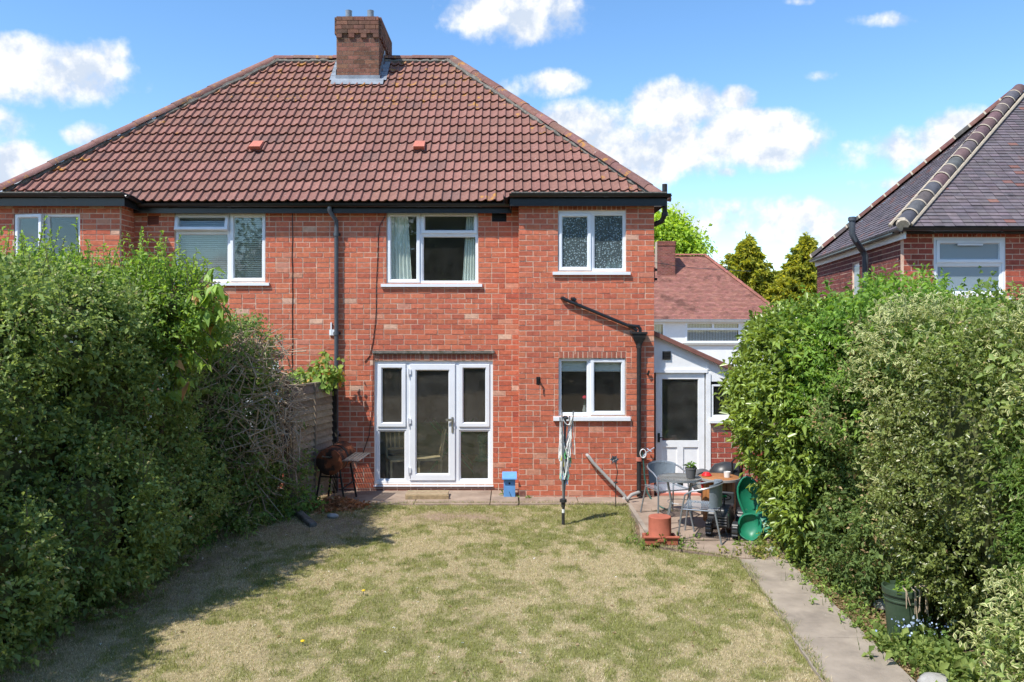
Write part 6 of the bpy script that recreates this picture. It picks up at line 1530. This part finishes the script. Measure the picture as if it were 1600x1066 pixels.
tc_ = thing('toy_tractor', 'black ride-on toy tractor with green steering wheel hub', 'toy tractor', (0, 0, 0))
bd = MB(); pr = [(-.30, .13), (-.32, .30), (-.30, .38), (-.02, .40), (.02, .33), (.12, .30), (.30, .32), (.33, .24), (.30, .13)]
for s, w in ((-1, .11), (1, .11)): bd.v += [(s * w * (1 if z < .3 else .88), y, z) for y, z in pr]
K = len(pr); bd.f = [tuple(range(K)), tuple(range(K, 2 * K))[::-1]] + [(i, (i + 1) % K, K + (i + 1) % K, K + i)[::-1] for i in range(K)]; bd.c = [None] * len(bd.f); bd.build('body', 'dark_plastic', tc_, bevel=.02)
for i in range(4): MB().box((-.07, -.335, .17 + i * .035), (.07, -.318, .185 + i * .035)).build('grille_bar', 'grey_pot', tc_)
for s in (-1, 1): MB().lathe([(.001, -.015), (.022, -.012), (.025, .0)], (s * .07, -.315, .33), 10, M=Matrix.Rotation(math.radians(90), 3, 'X')).build('headlight', 'toy_green', tc_)
def wheel(x, y, r, w):
    M_ = Matrix.Rotation(math.radians(90), 3, 'Y'); k = MB().lathe([(r * .55, -w / 2), (r * .92, -w / 2), (r, -w * .35), (r, w * .35), (r * .92, w / 2), (r * .55, w / 2)], (x, y, r), 22, M=M_)
    for t in range(14):
        a = t * 2 * math.pi / 14; k.box((x - w * .45, y + (r + .002) * math.cos(a) - .010, r + (r + .002) * math.sin(a) - .010), (x + w * .45, y + (r + .002) * math.cos(a) + .010, r + (r + .002) * math.sin(a) + .010), rot=Matrix.Rotation(-a, 3, 'X'))
    wh = k.build('wheel', 'dark_plastic', tc_); MB().lathe([(.001, -w * .42), (r * .3, -w * .45), (r * .56, -w * .3), (r * .56, w * .3), (r * .3, w * .45), (.001, w * .42)], (x, y, r), 18, M=M_).build('hub', 'grey_pot', wh, smooth=True)
for s in (-1, 1): wheel(s * .17, -.22, .10, .08); wheel(s * .19, .22, .145, .10)
sw_ = MB(); RMs = Matrix.Translation((0, 0, 0)).to_3x3() @ Matrix.Rotation(math.radians(-38), 3, 'X'); sw_.tube([Vector((0, -.01, .49)) + RMs @ Vector((.085 * math.cos(t * math.pi / 10), .085 * math.sin(t * math.pi / 10), 0)) for t in range(21)], .011, 8)
for a in (.5, 2.6, 4.7): sw_.tube([Vector((0, -.01, .49)), Vector((0, -.01, .49)) + RMs @ Vector((.085 * math.cos(a), .085 * math.sin(a), 0))], .008, 6)
swo = sw_.build('steering_wheel', 'dark_plastic', tc_, smooth=True); MB().lathe([(.001, .025), (.028, .02), (.034, 0), (.001, -.01)], (0, -.01, .49), 14, M=RMs).build('wheel_hub', 'toy_green', swo, smooth=True)
MB().tube([(0, -.06, .38), (0, -.01, .48)], .014, 8).build('steering_column', 'dark_plastic', tc_); MB().box((-.10, .10, .31), (.10, .30, .35)).build('toy_seat', 'dark_plastic', tc_, bevel=.015); MB().box((-.10, .27, .33), (.10, .31, .50)).build('seat_back', 'dark_plastic', tc_, bevel=.015)
tc_.location = (2.88, 10.78, .004); tc_.rotation_euler = (0, 0, math.radians(-22))

# green plastic shell (paddling tray) propped on edge against the hedge
gs = thing('green_shell', 'green plastic sandpit shell propped on its edge against the laurel hedge', 'sandpit', (3.05, 10.55, 0))
def dish(cx, cy, cz, rx, rz_, depth, rot, name):
    mb = MB(); K, J = 28, 7; vs = []; Rm = Matrix.Rotation(rot[2], 3, 'Z') @ Matrix.Rotation(rot[0], 3, 'X') @ Matrix.Rotation(rot[1], 3, 'Y')
    for lay in (0, 1):
        for j in range(J + 1):
            f = j / J; dd = depth * (1 - f ** 3) + lay * .012
            for k in range(K): a = 2 * math.pi * k / K; sc = 1 + .03 * math.cos(5 * a); vs.append(Vector((cx, cy, cz)) + Rm @ Vector((rx * f * sc * math.cos(a), dd, rz_ * f * sc * math.sin(a))))
    n1 = (J + 1) * K; fs = []
    for lay in (0, 1):
        for j in range(J):
            for k in range(K): q = (lay * n1 + j * K + k, lay * n1 + j * K + (k + 1) % K, lay * n1 + (j + 1) * K + (k + 1) % K, lay * n1 + (j + 1) * K + k); fs.append(q if lay else q[::-1])
    fs += [(J * K + k, J * K + (k + 1) % K, n1 + J * K + (k + 1) % K, n1 + J * K + k) for k in range(K)]
    mb.add(vs, fs); o = mb.build(name, 'green_plastic', gs, smooth=True)
    rim = [Vector((cx, cy, cz)) + Rm @ Vector((rx * (1 + .03 * math.cos(5 * 2 * math.pi * k / K)) * math.cos(2 * math.pi * k / K), 0, rz_ * (1 + .03 * math.cos(5 * 2 * math.pi * k / K)) * math.sin(2 * math.pi * k / K))) for k in range(K + 1)]
    MB().tube(rim, .014, 6).build('rim', 'green_plastic', gs, smooth=True)
dish(3.26, 10.62, .40, .19, .40, .15, (math.radians(-8), math.radians(-26), math.radians(-30)), 'shell')
dish(3.13, 10.45, .17, .15, .17, .08, (math.radians(-15), math.radians(10), math.radians(-20)), 'shell_lobe')

# ---- plant tub by the path, forget-me-nots, stones
b = GX(1424, 1004); tb_ = thing('plant_tub', 'dark green plastic plant tub half hidden under the holly', 'plant tub', (b.x, b.y + .14, 0)); c = (b.x, b.y + .14, 0)
MB().lathe([(.135, 0), (.165, .40), (.182, .40), (.185, .45), (.172, .455), (.16, .42), (.001, .40)], c, 30).build('tub', 'tub_green', tb_, smooth=True)
MB().lathe([(.165, .335), (.172, .34), (.172, .352), (.165, .357)], c, 30).build('tub_band', 'tub_green', tb_, smooth=True)
dd = MB(); 
for k in range(14):
    a = random.uniform(-2.7, -.3); r0 = .17; p = Vector((c[0] + r0 * math.cos(a), c[1] + r0 * math.sin(a), .44)); l = random.uniform(.08, .24)
    dd.tube([p + Vector((0, .05, .05)), p + Vector((.02 * math.cos(a), -.03, .03)), p + Vector((random.uniform(-.03, .03), -.05, -l))], [.006, .007, .003], 5)
dd.build('dead_stems', 'dead_twig', tb_)['kind'] = 'stuff'
n = 60; V, F_, C = leaves(np.array(c) + np.array((0, -.05, .45)) + RNG.normal(0, .06, (n, 3)) * [1.3, 1, .4], unit(RNG.normal(0, 1, (n, 3)) + [0, -.5, .2]), np.tile((0, 0, 1.), (n, 1)), .06, .55, ((.09, .16, .03), (.2, .3, .06)))
o = link('tub_leaves', mesh_arrays('tub_leaves', V - np.array(c), F_, C), 'leaf_soft', tb_); o['kind'] = 'stuff'
fm = weeds('forget_me_not', 'pale blue forget-me-nots in front of the green tub', [(b.x - .05, b.y - .03, 0), (b.x + .12, b.y - .02, 0)], 26, .05, ((.08, .14, .04), (.16, .24, .07)), .2)
n = 100; Q = np.array((b.x + .03, b.y - .05, .17)) + RNG.normal(0, 1, (n, 3)) * [.13, .05, .05]; V, F_, C = leaves(Q, unit(RNG.normal(0, 1, (n, 3)) * [1, .4, 1]), np.tile((0, -1., .3), (n, 1)), .016, 1., ((.28, .36, .66), (.40, .48, .75)), fold=0, droop=0)
o = link('blue_flowers', mesh_arrays('blue_flowers', V - np.array(wloc(fm)), F_, C), 'petal', fm); o['kind'] = 'stuff'
def rock(label, p, r, sx=1.):
    bm = bmesh.new(); bmesh.ops.create_icosphere(bm, subdivisions=3, radius=r)
    P = np.array([v.co for v in bm.verts]); dsp = fbm(P / r * 1.3 + np.array(p), 77, 3)
    for v, d in zip(bm.verts, dsp): v.co = Vector((v.co.x * sx, v.co.y, v.co.z * .6)) * (.7 + .6 * d)
    me = bpy.data.meshes.new('stone'); bm.to_mesh(me); bm.free(); me.polygons.foreach_set('use_smooth', [True] * len(me.polygons))
    tag(link('stone', me, 'stone', None, (p[0], p[1], p[2] + r * .25)), label, 'stone')
rock('pale rounded stone at the bottom edge beside the path', GX(1462, 1072), .11, 1.3); rock('grey stone in the soil at the hedge foot above the path', GX(1385, 948), .09, 1.4); rock('small grey stone beside the leaf pile', GX(520, 808), .06, 1.5)
rock('rough stone in weeds at the laurel foot', GX(1205, 862), .08, 1.3)
# fallen bits on the lawn
n = 420; xx = RNG.uniform(-4.2, 2.4, n); yy = RNG.uniform(5.5, 12.2, n); k = inside(np.stack([xx, yy], 1), LAWN); xx, yy = xx[k], yy[k]; n = len(xx)
V, F_, C = leaves(np.stack([xx, yy, lawn_z(xx, yy) + .012], 1), unit(RNG.normal(0, 1, (n, 3)) * [1, 1, .1]), np.tile((0, 0, 1.), (n, 1)), .03, .5, ((.16, .10, .05), (.45, .36, .24), ((.7, .68, .6), .08)), roll=.2)
tag(link('fallen_leaves', mesh_arrays('fallen_leaves', V, F_, C), 'leaf_soft'), 'scattered fallen leaves on the lawn', kind='stuff')
for (x, y) in ((473, 1009), (568, 929)):
    q = GX(x, y); dl = thing('dandelion', 'single yellow dandelion flower on the lawn near the left shadow' if x == 473 else 'small orange-yellow dandelion farther up the lawn', 'flower', q)
    MB().tube([q, q + Vector((0, 0, .04))], .003, 5).build('stem', 'hose_green', dl); MB().lathe([(.001, .052), (.016, .048), (.02, .04), (.001, .038)], q, 10, (.75, .5, .03)).build('flower_head', 'petal', dl)

# ================================================================== behind the glass
def curtain(label, x0, x1, x1b, z0, z1, y, col):
    mb = MB(); K, J = 40, 8
    f = lambda k, j: ((lambda t, s: (x0 + (x1 + (x1b - x1) * s - x0) * t, y + .02 * math.sin(t * 5.5 * 2 * math.pi + s * .6), z1 - (z1 - z0) * s))(k / K, j / J))
    for k in range(K):
        for j in range(J): mb.add([f(k, j), f(k + 1, j), f(k + 1, j + 1), f(k, j + 1)], [(0, 1, 2, 3)], col)
    tag(mb.build('curtain', 'cloth', at=((x0 + x1) / 2, y, z0), smooth=True), label, 'curtain')
CC = (.85, .88, .82)
curtain('pale curtain at the left of the wide upstairs window', mx(607), mx(636), mx(642), mz(440), mz(334), Y0 + .138, CC); curtain('pale curtain at the right of the wide upstairs window', mx(746), mx(728), mx(722), mz(440), mz(334), Y0 + .142, CC)
vb = thing('venetian_blind', 'closed grey venetian blind inside the neighbours upstairs window', 'blind', (mx(344), Y0 + .2, O2[2]))
z = O2[2] + .03
while z < O2[3]: MB().box((O2[0] + .03, Y0 + .18, z), (O2[1] - .03, Y0 + .184, z + .027), (.50, .56, .55), rot=Matrix.Rotation(math.radians(25), 3, 'X')).build('slat', 'cloth', vb); z += .036
rb_ = MB().box((W2[0] + .03, YB + .125, W2[3] - .21), (W2[1] - .03, YB + .13, W2[3] - .02), (.82, .86, .86)); rb_.tube([(W2[0] + .03, YB + .128, W2[3] - .215), (W2[1] - .03, YB + .128, W2[3] - .215)], .012, 6, (.6, .62, .62)); tag(rb_.build('roller_blind', 'cloth', at=((W2[0] + W2[1]) / 2, YB + .17, W2[3])), 'half rolled pale blind in the kitchen window', 'blind')
for k, (x, h, l) in enumerate(((953, .16, 'leftmost white bottle on the bathroom window sill'), (962, .17, 'middle white bottle on the bathroom window sill'), (970, .165, 'rightmost white bottle on the bathroom window sill'))):
    q = (bx(x), YB + .17, W1[2] + .03); tag(MB().lathe([(.038, 0), (.04, .02), (.04, h * .6), (.018, h * .85), (.018, h), (.001, h)], (0, 0, 0), 14).build('bottle', 'white_plastic', at=None, smooth=True), l, 'bottle').location = q
MB().box((W1[0], YB + .125, W1[2] + .005), (W1[1], YB + .25, W1[2] + .03)).build('window_board', 'upvc', house); MB().box((W2[0], YB + .125, W2[2] + .005), (W2[1], YB + .25, W2[2] + .03)).build('window_board', 'upvc', house)
vf = thing('vase_flower', 'red flower in a vase on the kitchen window sill', 'flower', (bx(915), YB + .17, W2[2] + .03)); q = Vector((bx(915), YB + .17, W2[2] + .03))
MB().lathe([(.03, 0), (.04, .05), (.022, .1), (.026, .13)], q, 14).build('vase', 'grey_plastic', vf, smooth=True); MB().tube([q + Vector((0, 0, .1)), q + Vector((0, 0, .25))], .004, 5).build('stem', 'hose_green', vf); MB().lathe([(.001, .29), (.03, .28), (.04, .25), (.02, .23), (.001, .235)], q, 12, (.7, .04, .08)).build('flower_head', 'petal', vf, smooth=True)
def din_chair(label, x, y, rz):
    t = thing('dining_chair', label, 'chair', (0, 0, 0), 'wooden dining chairs inside the glazed door'); col = (.64, .48, .29); bw = lambda a, b, nm: MB().box(a, b, col).build(nm, 'wood', t)
    bw((-.21, -.21, .43), (.21, .21, .465), 'seat')
    for sx_2 in (-1, 1):
        bw((sx_2 * .19 - .018, -.2, 0), (sx_2 * .19 + .018, -.165, .43), 'leg'); MB().bar((sx_2 * .19, .19, 0), (sx_2 * .19, .21, .43), .036, .036, col).build('leg', 'wood', t); MB().bar((sx_2 * .19, .205, .466), (sx_2 * .19, .28, .98), .034, .03, col).build('back_post', 'wood', t)
    MB().bar((-.172, .268, .93), (.172, .268, .93), .022, .09, col).build('top_rail', 'wood', t); MB().bar((-.172, .22, .60), (.172, .22, .60), .02, .04, col).build('lower_rail', 'wood', t)
    for k in range(4): x_ = -.12 + k * .08; MB().bar((x_, .222, .62), (x_, .264, .885), .025, .014, col).build('back_slat', 'wood', t)
    t.location = (x, y, .013); t.rotation_euler = (0, 0, rz)
din_chair('wooden dining chair seen through the left glazed side light', mx(618), 14.02, math.radians(20)); din_chair('wooden dining chair turned side-on behind the glazed door', mx(664), 14.1, math.radians(-80))
ca_ = thing('clothes_airer', 'green folding clothes airer inside the glazed door', 'clothes airer', (mx(690), 15.2, .013)); q = Vector((mx(695), 15.2, 0))
for y_ in (-.3, .3):
    for s in (-1, 1): MB().tube([q + Vector((s * .45, y_, .013)), q + Vector((-s * .4, y_, 1.0))], .01, 6).build('leg', 'toy_green', ca_)
for k in range(7): MB().tube([q + Vector((-.5 + k * .16, -.3, 1.0)), q + Vector((-.5 + k * .16, .3, 1.0))], .006, 5).build('rail', 'toy_green', ca_)
ug = thing('upright_gadget', 'green and black household gadget behind the right glazed side light', 'appliance', (mx(752), 14.0, .013)); q = Vector((mx(752), 14.0, .013))
MB().box(tuple(q + Vector((-.16, -.12, 0))), tuple(q + Vector((.16, .15, .42)))).build('base_box', 'dark_plastic', ug); MB().lathe([(.13, .42), (.12, .48), (.06, .53), (.06, .72), (.09, .74), (.09, .86), (.001, .9)], q, 18).build('jug', 'green_plastic', ug, smooth=True)
